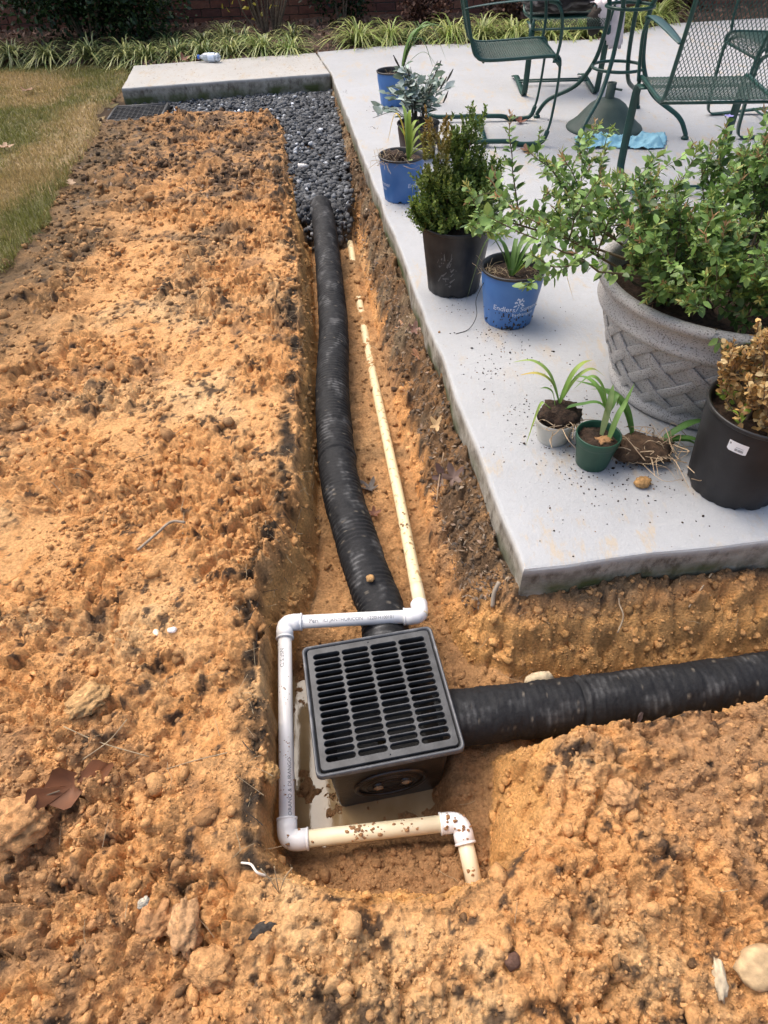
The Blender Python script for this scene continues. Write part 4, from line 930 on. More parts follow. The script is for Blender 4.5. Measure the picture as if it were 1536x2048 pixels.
# rearmost blue pot
t = thing('blue_pot_plant', 'rearmost blue pot with tall strap leaves bending right', 'potted plant', (.165, 5.140, ZP))
p_ = make_pot(t, B_RB, B_RT, B_H, M_blue, M_blackpl, .165, 3); logo_print(p_, B_RB, B_RT, B_H, math.radians(-70))
for az, L, ri, dr_, w_ in ((.1, .30, .27, .02, .019), (.0, .30, .28, .20, .018), (-.1, .22, .20, .17, .017), (.2, .18, .25, .0, .019), (.4, .13, .20, .0, .015), (-.2, .27, .13, .12, .006), (.1, .11, .16, 0, .017), (.3, .24, .26, .0, .017)):
    strap(arch((.055, -.01, .165), az, L, ri, dr_), w_, 'leaf', M_blade, t, (.13, .24, .06), (.10, .18, .05))
struct(mk('dead_fibres', fibres(16, np.array((.01, 0, .17)), .03, 0, .05, .0011, 8, .04), M_straw, t), 'stuff')

# silvery shrub in a dark pot
M_sage = leaf_mat('silver_leaf', rough=.8, transl=.12, spec=.2)
t = thing('sage_pot_plant', 'silvery grey-leaved bush in a dark brown pot between blue pots', 'potted plant', (.265, 4.02, ZP))
make_pot(t, .095, .118, .17, mat('brown_plastic', (.030, .018, .015), .5, (.05, .032, .026), 12), M_blackpl, .15, 4)
g = np.random.default_rng(11); st = []; spot = []
for k in range(34):
    a = g.uniform(0, 6.283); sp_ = g.uniform(.03, .25) * (1.1 if math.cos(a) > 0 or True else 1); h = g.uniform(.10, .27) + .07 * (sp_ < .13)
    e = np.array((math.cos(a) * sp_, math.sin(a) * sp_ * .8, .15 + h - sp_ * .25)); P = smooth_path([(math.cos(a) * .03, math.sin(a) * .03, .14), (e[0] * .5, e[1] * .5, .15 + h * .6), e], 5); st.append(tube(P, np.linspace(.0028, .0012, len(P)), 5))
    if k < 12:                                                   # dark spent flower spikes
        st.append(tube(np.array([e, e + (math.cos(a) * .02, 0, .03), e + (math.cos(a) * .035, 0, .055)]), np.array([.004, .006, .002]), 6))
    for q in range(9): i = int(len(P) * (.35 + .065 * q)); i = min(i, len(P) - 1); spot.append((P[i], a + g.normal(0, 1.6), g.uniform(-.1, .8)))
struct(mk('stems', merge(st), mat('sage_stem', (.07, .065, .05), .9), t), 'stuff')
n = len(spot); p = np.array([s[0] for s in spot]); az = np.array([s[1] for s in spot]); el = np.array([s[2] for s in spot])
d = np.stack([np.cos(az) * np.cos(el), np.sin(az) * np.cos(el), np.sin(el)], -1); c = np.array([(.46, .54, .49), (.58, .65, .60), (.30, .38, .32), (.13, .18, .13)])[g.integers(0, 4, n)] * g.uniform(.75, 1.15, n)[:, None]
L = g.uniform(.042, .075, n); V, Fa, C_ = leaves(p, d, g.normal(0, .4, (n, 3)) + (0, 0, 1), L, L * .25, c, .25, .12)
TRI = [(0, 1, 6), (1, 2, 6), (2, 3, 6), (3, 4, 6), (4, 5, 6), (5, 0, 6)]
for q in range(min(n, 300)): mk('leaf', (V[q * 7:q * 7 + 7], TRI), M_sage, t, False, C_[q * 7:q * 7 + 7])
if n > 300: struct(mk('leaves', (V[2100:], [tuple(np.array(f) + 7 * k) for k in range(n - 300) for f in TRI]), M_sage, t, False, C_[2100:]), 'stuff')

# boxwoods
def shoot_leaves(g, shoots, per, L0, cols, tipcol=None, wr=.30, rnd=.25):
    P_, D_2, N_2, L_, C_2 = [], [], [], [], []
    for P in shoots:
        T, N_, B2 = frames(P); m_ = len(P)
        for q in range(per):
            f = (q + .5) / per; i = f * (m_ - 1); i0 = int(i); i1 = min(i0 + 1, m_ - 1); x = P[i0] + (P[i1] - P[i0]) * (i - i0)
            for s in (0, 1):
                a = q * 1.5708 + s * 3.1416 + g.normal(0, .3); dv = N_[i0] * math.cos(a) + B2[i0] * math.sin(a); out = 1.0 - .55 * f
                P_.append(x); D_2.append(dv * out + T[i0] * (.55 + .6 * f) + g.normal(0, rnd, 3)); N_2.append(T[i0] + g.normal(0, .3, 3)); L_.append(L0 * g.uniform(.7, 1.15) * (1 - .25 * f))
                c = np.array(cols[g.integers(len(cols))]) * g.uniform(.7, 1.25)
                if tipcol is not None and f > .7: c = c * .45 + np.array(tipcol) * .55
                C_2.append(c)
    L_ = np.array(L_); return leaves(np.array(P_), np.array(D_2), np.array(N_2), L_, L_ * wr, np.array(C_2), .25, .05)
def boxwood_shoots(g, n, z0, tops, r0=.075, base_spread=.6):
    """short leafy shoots filling the bush: tops = list of (x, y, z, radius) masses"""
    out = []
    for k in range(n):
        x, y, z, r = tops[g.integers(len(tops))]; f = g.uniform(0, 1) ** .8; cen = np.array((x * (.4 + .6 * f), y * (.4 + .6 * f), z0 + (z - z0) * f)); rr = r * (1.05 - .75 * f)
        a = g.uniform(0, 6.283); u = np.array((math.cos(a), math.sin(a), 0)); p = cen + u * rr * math.sqrt(g.uniform(.05, 1)); dr2 = u * (.8 - .5 * f) + (0, 0, .75 + .8 * f) + g.normal(0, .2, 3); dr2 /= np.linalg.norm(dr2); l = g.uniform(.035, .075)
        out.append(np.array([p, p + dr2 * l * .5 + g.normal(0, .002, 3), p + dr2 * l]))
    return out
t = thing('boxwood_pot', 'green boxwood with upright shoots in a tall black pot at the patio edge', 'potted plant', (.305, 2.405, ZP))
BX = (.100, .130, .255)
p_ = make_pot(t, *BX, M_blackpl, M_blackpl, .235, 5)
g = np.random.default_rng(21)
tops = [(-.085, 0, .55, .11), (-.02, .02, .46, .13), (.035, 0, .57, .08), (.10, -.01, .43, .13), (-.10, -.03, .40, .10), (.05, -.07, .38, .14), (-.05, -.07, .38, .14), (.11, .05, .40, .10), (-.15, -.04, .30, .06), (.0, .05, .5, .10)]
sh = boxwood_shoots(g, 800, .235, tops)
V, Fa, C_ = shoot_leaves(g, sh, 9, .017, [(.11, .175, .036), (.15, .22, .045), (.085, .14, .03), (.22, .29, .06)], None, .33)
hi = np.clip((V[:, 2] - .40) / .2, 0, 1)[:, None] * (np.abs(V[:, :1] + .085) < .05); C_ = C_ * (1 - .75 * hi) + np.array((.30, .155, .045)) * .75 * hi
struct(ob('foliage', np_mesh('foliage', V, Fa, False, C_), M_leaf, t), 'stuff')
st = [tube(smooth_path([(g.normal(0, .02), g.normal(0, .02), .22), (x * .6, y * .6, (z + .23) / 2), (x, y, z - .02)], 5), np.linspace(.005, .0015, 11), 5) for x, y, z, r in tops]
struct(mk('stems', merge(st), M_bark, t), 'stuff')
scf = []                                                         # pale scuff marks on the pot
for k in range(26):
    z = rng.uniform(.05, .2); a = math.radians(-112) + rng.normal(0, .16); r = BX[0] + (BX[1] - BX[0]) * z / BX[2] * .98 + .0006; w_ = rng.uniform(.001, .004); l = rng.uniform(.008, .035); tl = rng.normal(.5, .5)
    q = np.array([(-w_, -l / 2), (w_, -l / 2), (w_ * .6, l / 2), (-w_ * .4, l / 2)]); c_, s_ = math.cos(tl), math.sin(tl); q = np.column_stack([q[:, 0] * c_ + q[:, 1] * s_, q[:, 1] * c_ - q[:, 0] * s_])
    zz = z + q[:, 1]; aa = a + q[:, 0] / r; rr = BX[0] + (BX[1] - BX[0]) * zz / BX[2] * .985 + .0006; scf.append((np.column_stack([rr * np.cos(aa), rr * np.sin(aa), zz]), [(0, 1, 2, 3)]))
struct(mk('scuff_marks', merge(scf), mat('scuff', (.13, .125, .12), .8), p_), 'stuff')
# pot hidden behind it
t = thing('black_pot', 'black pot behind the green boxwood, only its rim showing', 'pot', (.415, 2.93, ZP)); make_pot(t, .09, .118, .24, M_blackpl, M_blackpl, .19, 6)

# browned boxwood at the right
t = thing('boxwood_pot', 'browned dying boxwood in a black pot with white price tag', 'potted plant', (.930, 1.236, ZP))
DB = (.110, .136, .255)
p_ = make_pot(t, *DB, mat('matt_black_plastic', (.010, .010, .011), .55, (.016, .016, .018), 20, bump=.1, bscale=50), M_blackpl, .215, 7)
g = np.random.default_rng(31); tops = [(-.09, -.03, .44, .09), (-.045, .0, .38, .10), (.03, -.03, .43, .065), (.08, .02, .40, .08), (0, .07, .36, .09), (.03, -.08, .32, .09), (-.06, -.07, .32, .08), (.10, -.05, .36, .08), (-.10, .03, .35, .08)]
sh = boxwood_shoots(g, 210, .205, tops)
DC = [(.54, .34, .12), (.64, .44, .18), (.40, .23, .08), (.70, .54, .28), (.28, .16, .06)]
V, Fa, C_ = shoot_leaves(g, sh, 8, .021, DC, None, .36, .35)
n = len(V) // 7
for k in range(n):                                               # a few green leaves left low down at both sides
    c0 = V[k * 7]
    if c0[2] < .285 and (abs(c0[0] + .10) < .03 or c0[0] > .10) and g.uniform() < .4: C_[k * 7:k * 7 + 7] = np.array((.22, .34, .05)) * g.uniform(.8, 1.2)
pr = np.argsort(V[::7][:, 1] + .25 * V[::7][:, 0] - .4 * V[::7][:, 2])       # those facing the viewer
for q in pr[:300]: mk('leaf', (V[q * 7:q * 7 + 7], TRI), M_dryleaf, t, False, C_[q * 7:q * 7 + 7])
rest = pr[300:]; idx = (rest[:, None] * 7 + np.arange(7)).ravel()
struct(ob('leaves', np_mesh('leaves', V[idx], (np.array(TRI)[None] + (np.arange(len(rest)) * 7)[:, None, None]).reshape(-1, 3), False, C_[idx]), M_dryleaf, t), 'stuff')
st = [tube(smooth_path([(g.normal(0, .02), g.normal(0, .02), .2), (x * .6, y * .6, (z + .23) / 2), (x, y, z - .02)], 5), np.linspace(.005, .0015, 11), 5) for x, y, z, r in tops] + [tube(P, .0012, 4) for P in sh]
struct(mk('stems', merge(st), M_bark, t), 'stuff')
az = math.radians(-135); q = np.array([(x, y, 0) for x in np.linspace(-.0225, .0225, 9) for y in (-.015, .015)]); q[0, 1] += .004; q[16, 1] += .002
tg = mk('price_tag', (wrap_on_pot(q, *DB, .200, az, .0016), [(2 * i, 2 * i + 2, 2 * i + 3, 2 * i + 1) for i in range(8)]), mat('paper_tag', (.82, .83, .84), .5), p_)
bars = [box(-.004 + k * .0022, -.004 + k * .0022 + rng.uniform(.0006, .0014), -.010, -.003, 0, 0.0001) for k in range(9)] + [box(-.004, .014, .0005, .0012, 0, .0001), box(-.0195, -.0185, .004, .010, 0, .0001), box(-.0175, -.0165, .004, .010, 0, .0001)]
V, Fc = merge(bars); mk('barcode', (wrap_on_pot(V, *DB, .200, az, .0021), Fc), mat('black_ink', (.03, .03, .03), .7), tg)

# small pots
def small_pot(name, label, loc, rb, rt, h, m_, seed, leafset, roots=0, soil_top=None, lean=0):
    t = thing(name, label, 'potted plant', loc)
    pot = mk('pot', lathe([(.002, .004), (rb - .003, .003), (rb, 0), (rb + .001, .003), (rb + (rt - rb) * .75, h * .74), (rt - .0035, h * .76), (rt - .001, h * .8), (rt, h * .98), (rt - .001, h), (rt - .003, h), (rt - .005, h * .95), (rt - .009, h * .6)], 40), m_, t, True)
    mk('soil', pot_soil(rt - .006, soil_top or h * .8, .01, seed), M_dirtsoil, t, True)
    for b, az, L, ri, dr_, w_, col, tip in leafset: strap(arch(b, az, L, ri, dr_), w_, 'leaf', M_blade, t, col, tip)
    return t
LG = (.20, .36, .08)
t = small_pot('seedling_pot', 'small grey-white pot with strappy seedling and bare roots spilling over', (.497, 1.448, ZP), .043, .058, .075, mat('grey_white_plastic', (.52, .51, .46), .6, (.42, .40, .34), 20), 21,
    [((.0, 0, .12), 2.9, .12, .09, .01, .0075, LG, (.75, .50, .12)), ((.0, 0, .12), 2.6, .15, .11, .02, .0075, (.22, .38, .10), (.35, .45, .1)), ((.0, 0, .12), .5, .09, .11, .0, .0075, LG, (.5, .55, .1)), ((.0, 0, .12), .2, .12, .10, .03, .007, (.28, .42, .12), (.45, .5, .1)),
     ((-.02, .0, .10), 3.6, .07, .03, .13, .006, LG, (.35, .45, .1)), ((.01, -.01, .11), -.3, .16, .03, .10, .0075, (.12, .26, .06), None), ((-.01, 0, .11), 3.0, .05, .06, .0, .006, LG, None)])
V, Fc = ico(3); V = V * (1 + .35 * fbm(V[:, 0] * 3, V[:, 1] * 3 + V[:, 2] * 3, 67, 4))[:, None] * (.060, .05, .036) + (.008, .0, .085); mk('root_ball', (V, Fc), M_dirtsoil, t, True)
struct(mk('roots', merge([fibres(30, np.array((.02, -.03, .085)), .03, 0, .075, .0016, 41, .02, .075), fibres(14, np.array((.06, -.02, .075)), .02, 0, .06, .0012, 42, .01, .05)]), M_root, t), 'stuff')
t = small_pot('seedling_pot', 'small dark green pot with a single bent strap-leaved shoot', (.583, 1.336, ZP), .043, .060, .102, mat('dark_green_plastic', (.010, .055, .032), .4, (.016, .07, .04), 20), 22,
    [((.012, .012, .085), 1.3, .035, .12, -.02, .0085, (.36, .46, .20), LG), ((.015, .02, .15), 2.7, .10, .10, .05, .0085, LG, (.2, .34, .08)), ((.012, .02, .16), 2.2, .13, .06, .02, .008, (.16, .30, .07), None), ((.025, -.01, .08), .8, .07, .10, -.05, .0075, (.25, .40, .12), LG), ((.02, .02, .16), .9, .06, .03, .05, .007, (.14, .26, .07), None)], 0, .082)
lump('clay_clod', (.595, 1.325, .172), .022, (.52, .28, .13), 'clay lump inside the small dark green pot', 'clod', (1.2, .8, .5), .3, 19, 3, None, .4)

# bare-root plant lying on the patio
t = thing('bare_root_plant', 'uprooted strap-leaved plant lying roots forward beside the small green pot', 'plant', (.735, 1.352, ZP))
V, Fc = ico(3); V = V * (1 + .4 * fbm(V[:, 0] * 3, V[:, 1] * 3 + V[:, 2] * 3, 69, 4))[:, None] * (.085, .055, .032) + (-.02, 0, .028); mk('root_ball', (V, Fc), mat('root_soil', (.075, .045, .026), .95, (.15, .09, .05), 60, bump=1, bscale=120), t, True)
struct(mk('roots', merge([fibres(40, np.array((.0, -.01, .045)), .035, 0, .10, .0018, 51, .03, .045), fibres(26, np.array((.05, .0, .04)), .03, 0, .09, .0014, 52, .03, .03), fibres(10, np.array((-.02, -.04, .02)), .02, 0, .12, .0012, 53, .0, .012)]), M_root, t), 'stuff')
for az, L, ri, dr_, be in ((.25, .16, .03, .03, .03), (.05, .17, .05, .06, .02), (-.15, .13, .02, .03, -.02), (2.5, .20, .13, .0, .0), (2.2, .16, .12, .02, .02), (-.6, .10, .01, .02, .04)):
    strap(arch((.05 if math.cos(az) > 0 else -.03, .03, .03), az, L, ri, dr_, be), .010, 'leaf', M_blade, t, (.10, .22, .05), (.13, .26, .06))
lump('clay_clod', (.692, 1.236, ZP), .019, (.50, .29, .12), 'loose clay lump on the patio in front of the uprooted plant', 'clod', (1.15, .9, .8), .2, 20, 3, None, .3, .12)

# ------------------------------------------------------------------ big basket-weave planter
PX, PYc = 1.0, 1.70
t = thing('basket_planter', 'large grey basket-weave planter holding the sprawling green shrub', 'planter', (PX, PYc, ZP))
M_plant = mat('speckled_stone_resin', (.42, .405, .385), .85, (.17, .16, .15), 260, bump=.35, bscale=220, contrast=(.52, .66), detail=2)
def wall_r(z):
    return np.interp(z, [0, .018, .032, .045, .08, .14, .20, .26, .30, .33], [.250, .262, .257, .255, .277, .300, .319, .333, .340, .344])
prof = [(.05, .004), (.240, .003), (.250, 0), (.261, .008), (.266, .020), (.263, .034), (.254, .042)] + [(float(wall_r(z)) - .006, z) for z in np.linspace(.046, .262, 12)] + [(.341, .262), (.350, .268), (.354, .277), (.352, .287), (.342, .294), (.338, .308), (.342, .324), (.354, .334), (.367, .342), (.371, .352), (.367, .361), (.354, .365), (.342, .363), (.334, .352), (.330, .33), (.327, .29), (.322, .25)]
pot = mk('pot', lathe(prof, 96), M_plant, t, True)
# woven bands: two families of slanting straps that pass over and under each other
NB = 17; zb0, zb1 = .044, .264; da = .62; nseg = 33
def band(i, fam):
    V, Fc = [], []; hw = .0145
    for k in range(nseg + 1):
        f = k / nseg; z = zb0 + (zb1 - zb0) * f; a = i * 2 * math.pi / NB + (da * f * 1.35 if fam else -da * f * 1.35)
        u = f * 1.35 * 2 * da / (2 * math.pi / NB)                                   # crossings along the strap
        ph = u + (0 if fam else 1) + (i % 2) * 0
        lift = .0030 + .0024 * math.cos(math.pi * ph)
        r = float(wall_r(z)) - .004 + lift; slope = (1 if fam else -1) * da * 1.35 * r / (zb1 - zb0); nrm = math.hypot(1, slope)
        for s, h in ((-1, -.004), (-1, .0012), (-.9, .0022), (.9, .0022), (1, .0012), (1, -.004)):
            aa = a + s * hw * (1 / nrm) / r; zz = z - s * hw * slope / nrm; zz = min(max(zz, .030), .276); rr = float(wall_r(zz)) - .004 + lift + h
            V.append((rr * math.cos(aa), rr * math.sin(aa), zz))
    for k in range(nseg):
        for s in range(5): Fc.append((k * 6 + s, k * 6 + s + 1, k * 6 + 7 + s, k * 6 + 6 + s))
    return np.array(V), Fc
for i in range(NB):
    for fam in (0, 1): mk('woven_band', band(i, fam), M_plant, pot, False)
mk('soil', pot_soil(.327, .29, .012, 30), M_dirtsoil, t, True)

g = np.random.default_rng(51)
bt = thing('flowering_shrub', 'sprawling bright green small-leaved shrub growing in the basket planter', 'shrub', (PX, PYc, ZP + .28))
stems, shoots = [], []
def grow(p, d, L, r, depth):
    n = 6; pts = [np.array(p, float)]; d = np.array(d, float)
    for k in range(n):
        d = d + g.normal(0, .16, 3) + np.array((0, 0, -.02 if depth == 0 else .06)); d /= np.linalg.norm(d); pts.append(pts[-1] + d * L / n)
    P = np.array(pts)
    if (P[:, 2] > .36 + .14 * sstep(-.08, .15, P[:, 0]) + .13 * (g.uniform() < (.34 if depth == 2 else .16))).any() or ((P[:, 0] < -.31) & (P[:, 2] < .08 + .20 * (-.31 - P[:, 0]))).any() or (P[:, 0] < -.78).any() or (P[:, 1] < -.46).any() or (r > .0021 or r < .0019) and ((np.hypot(P[:, 0], P[:, 1]) > .29) & (P[:, 2] < .12) & (P[:, 1] < .05)).any(): return
    stems.append(tube(P, np.linspace(r, r * .45, len(P)), 5))
    if depth < 2:
        m_ = g.integers(6, 9) if depth == 0 else g.integers(3, 5)
        for q in range(m_):
            f = .22 + .78 * (q + g.uniform(0, 1)) / m_; i = min(int(f * n), n - 1); a = g.normal(size=3); a -= d * (a @ d); a /= np.linalg.norm(a) + 1e-6
            grow(P[i] + (P[i + 1] - P[i]) * g.uniform(), d * .5 + a * .8 + (0, 0, .35), L * (.42 if depth == 0 else .5) * g.uniform(.6, 1.2), r * .5, depth + 1)
    if depth >= 1: shoots.append(P)
    elif len(P) > 4: shoots.append(P[n // 2:])
main = [(-.95, -.12, .62, .70), (-.8, .1, .9, .70), (-.75, -.35, .5, .52), (-.95, .05, .80, .74), (-.9, .2, .65, .72), (-.95, -.05, .55, .74), (-.85, .0, .75, .66), (-.7, -.15, .8, .62), (-.5, .2, 1.0, .58), (-.4, -.4, .8, .46), (-.15, .1, 1.2, .62), (.1, -.2, 1.1, .56), (.35, .1, 1.1, .62), (.6, -.1, .9, .60), (.9, .0, .7, .60), (.3, .5, 1.0, .60), (-.3, .7, .9, .60), (-.7, .55, .7, .58),
        (-.55, -.75, .25, .40), (.2, -.8, .6, .40), (.8, -.5, .6, .45), (-.05, -.5, .9, .42), (-.9, -.05, .50, .55), (.55, .5, .9, .55), (-.6, .0, .55, .42), (-.3, -.2, .7, .40), (.1, .1, .8, .42), (.4, -.3, .7, .40), (-.1, -.3, .6, .36), (-.85, .25, .6, .58), (-.5, -.3, .6, .40), (.2, -.45, .6, .36), (-.25, .1, .9, .45), (.6, -.2, .6, .42)]
for dx, dy, dz, L in main:
    d = np.array((dx, dy, dz * .62)); grow(np.array((dx * .12, dy * .12, .0)), d / np.linalg.norm(d), L, .0048, 0)
for k in range(20):
    a = k * .97; d = np.array((math.cos(a), math.sin(a), .75 + .3 * (k % 3))); grow(np.array((math.cos(a) * .10, math.sin(a) * .10, .0)), d / np.linalg.norm(d), .26 + .05 * (k % 3), .003, 0)
grow(np.array((-.17, -.30, .085)), (-.35, -.8, -.1), .12, .002, 1); grow(np.array((-.12, -.31, .085)), (-.2, -.75, -.4), .14, .002, 1)
struct(mk('stems', merge(stems), mat('shrub_bark', (.085, .065, .035), .85, (.14, .11, .06), 40), bt, True), 'stuff')
P_, D2, N2, L2, W2, C2 = [], [], [], [], [], []
gcols = [(.15, .26, .06), (.20, .33, .085), (.11, .195, .045), (.26, .39, .11), (.07, .13, .035)]
for P in shoots:
    T, N_, B2 = frames(P); ln = np.linalg.norm(P[-1] - P[0]); per = max(4, int(ln / .0125))
    for q in range(per):
        f = .12 + .88 * (q + g.uniform(0, .9)) / per; i = min(int(f * (len(P) - 1)), len(P) - 2); x = P[i] + (P[i + 1] - P[i]) * (f * (len(P) - 1) - i)
        for s in range(2):
            a = q * 2.4 + s * 3.14 + g.normal(0, .5); dv = N_[i] * math.cos(a) + B2[i] * math.sin(a)
            P_.append(x); D2.append(dv + T[i] * .5 + g.normal(0, .25, 3)); N2.append(np.array((0, 0, 1)) + g.normal(0, .45, 3)); l = g.uniform(.015, .033); L2.append(l); W2.append(l * g.uniform(.24, .34)); C2.append(np.array(gcols[g.integers(5)]) * g.uniform(.8, 1.25))
    tipc = [(.30, .36, .09), (.36, .33, .10), (.40, .24, .12), (.24, .34, .08)][g.integers(4)]
    for q in range(9):                                           # needle-like bud rosette at the tip
        a = q * .7; dv = N_[-1] * math.cos(a) + B2[-1] * math.sin(a); P_.append(P[-1] - T[-1] * .012 * (q % 3)); D2.append(dv * .55 + T[-1]); N2.append(T[-1] + g.normal(0, .2, 3)); L2.append(g.uniform(.013, .022)); W2.append(.0022); C2.append(np.array(tipc) * g.uniform(.8, 1.2))
P_, D2, N2, L2, W2, C2 = map(np.array, (P_, D2, N2, L2, W2, C2))
V, Fa, C_ = leaves(P_, D2, N2, L2, W2, C2, .22, .12); n = len(P_)
keep = ~((P_[:, 2] < .06) & (np.hypot(P_[:, 0], P_[:, 1]) > .31) & (np.hypot(P_[:, 0], P_[:, 1]) < .375) & (P_[:, 2] > -.3)); 
score = L2 / (np.hypot(P_[:, 0] + PX, P_[:, 1] + PYc) + .2); score[~keep] = -1; order = np.argsort(-score); order = order[score[order] > 0]
for q in order[:300]: mk('leaf', (V[q * 7:q * 7 + 7], TRI), M_leaf, bt, False, C_[q * 7:q * 7 + 7])
rest = order[300:]; idx = (rest[:, None] * 7 + np.arange(7)).ravel()
struct(ob('leaves', np_mesh('leaves', V[idx], (np.array(TRI)[None] + (np.arange(len(rest)) * 7)[:, None, None]).reshape(-1, 3), False, C_[idx]), M_leaf, bt), 'stuff')
# the one pale violet flower near the top
M_fl = leaf_mat('violet_petal', rough=.6, transl=.3)
top = P_[np.argmax(P_[:, 2] - .5 * np.abs(P_[:, 0] + .1))]
for k in range(6):
    a = k * 1.047; V1, F1, C1 = leaves(np.array([top + (0, 0, .01)]), np.array([(math.cos(a), math.sin(a), .35)]), np.array([(0, 0, 1.)]), np.array([.014]), np.array([.004]), np.array([(.33, .30, .68)])); mk('petal', (V1, F1), M_fl, bt, False, C1)

# ------------------------------------------------------------------ metal mesh chairs
def seat_profile():
    """side profile of the one-piece mesh panel, (y, z), from the front lip over the seat and up the back"""
    return smooth_path([(.245, .385, 0), (.235, .420, 0), (.195, .432, 0), (.0, .424, 0), (-.15, .420, 0), (-.205, .436, 0), (-.235, .49, 0), (-.285, .68, 0), (-.335, .88, 0), (-.352, .945, 0)], 10)[:, :2]
def mesh_panel(hw=.235, pitch=.0165, tall=1.55, th=.0014):
    prof = seat_profile(); s = np.r_[0, np.cumsum(np.linalg.norm(np.diff(prof, axis=0), axis=1))]; S = s[-1]
    T = np.gradient(prof, axis=0); T /= np.linalg.norm(T, axis=1)[:, None]; Nn = np.stack([-T[:, 1], T[:, 0]], -1)
    def at(u, x, off):
        y = np.interp(u, s, prof[:, 0]); z = np.interp(u, s, prof[:, 1]); ny = np.interp(u, s, Nn[:, 0]); nz = np.interp(u, s, Nn[:, 1]); return np.column_stack([x, y + ny * off, z + nz * off])
    parts = []; k = 1 / tall
    for sgn in (1, -1):
        c = -hw - S * k
        while c < hw + S * k:                                    # strand x = c + sgn*k*u
            lo, hi = (-hw - c) / (sgn * k), (hw - c) / (sgn * k); lo, hi = min(lo, hi), max(lo, hi); lo, hi = max(lo, 0), min(hi, S)
            if hi - lo > .008:
                m_ = max(3, int((hi - lo) / .03)); u = np.linspace(lo, hi, m_); x = c + sgn * k * u; w = .0017
                a = at(u, x - w, th); b = at(u, x + w, th); cc = at(u, x, -th); V = np.stack([a, b, cc], 1).reshape(-1, 3)
                F_ = []
                for i in range(m_ - 1):
                    for q in range(3): F_.append((i * 3 + q, i * 3 + (q + 1) % 3, i * 3 + 3 + (q + 1) % 3, i * 3 + 3 + q))
                parts.append((V, F_))
            c += pitch
    V, F_ = merge(parts); return np_mesh('mesh_panel', V, np.array(F_), False)
PANEL = mesh_panel(); PANEL.materials.append(M_green)
def side_curve(x): p = seat_profile(); return np.column_stack([np.full(len(p), x), p[:, 0], p[:, 1]])
def flatbar(path, w, th):
    """flat bar swept along a path in a y-z plane; broad face across x"""
    P = np.asarray(path, float); T = np.gradient(P, axis=0); T /= np.linalg.norm(T, axis=1)[:, None]; X = np.array((1., 0, 0)); N_ = np.cross(T, X); N_ /= np.linalg.norm(N_, axis=1)[:, None]
    V = np.stack([P - X * w + N_ * th, P + X * w + N_ * th, P + X * w - N_ * th, P - X * w - N_ * th], 1).reshape(-1, 3); F_ = []
    for i in range(len(P) - 1):
        for q in range(4): F_.append((i * 4 + q, i * 4 + (q + 1) % 4, i * 4 + 4 + (q + 1) % 4, i * 4 + 4 + q))
    F_ += [(3, 2, 1, 0), tuple(4 * (len(P) - 1) + q for q in range(4))]; return V, F_
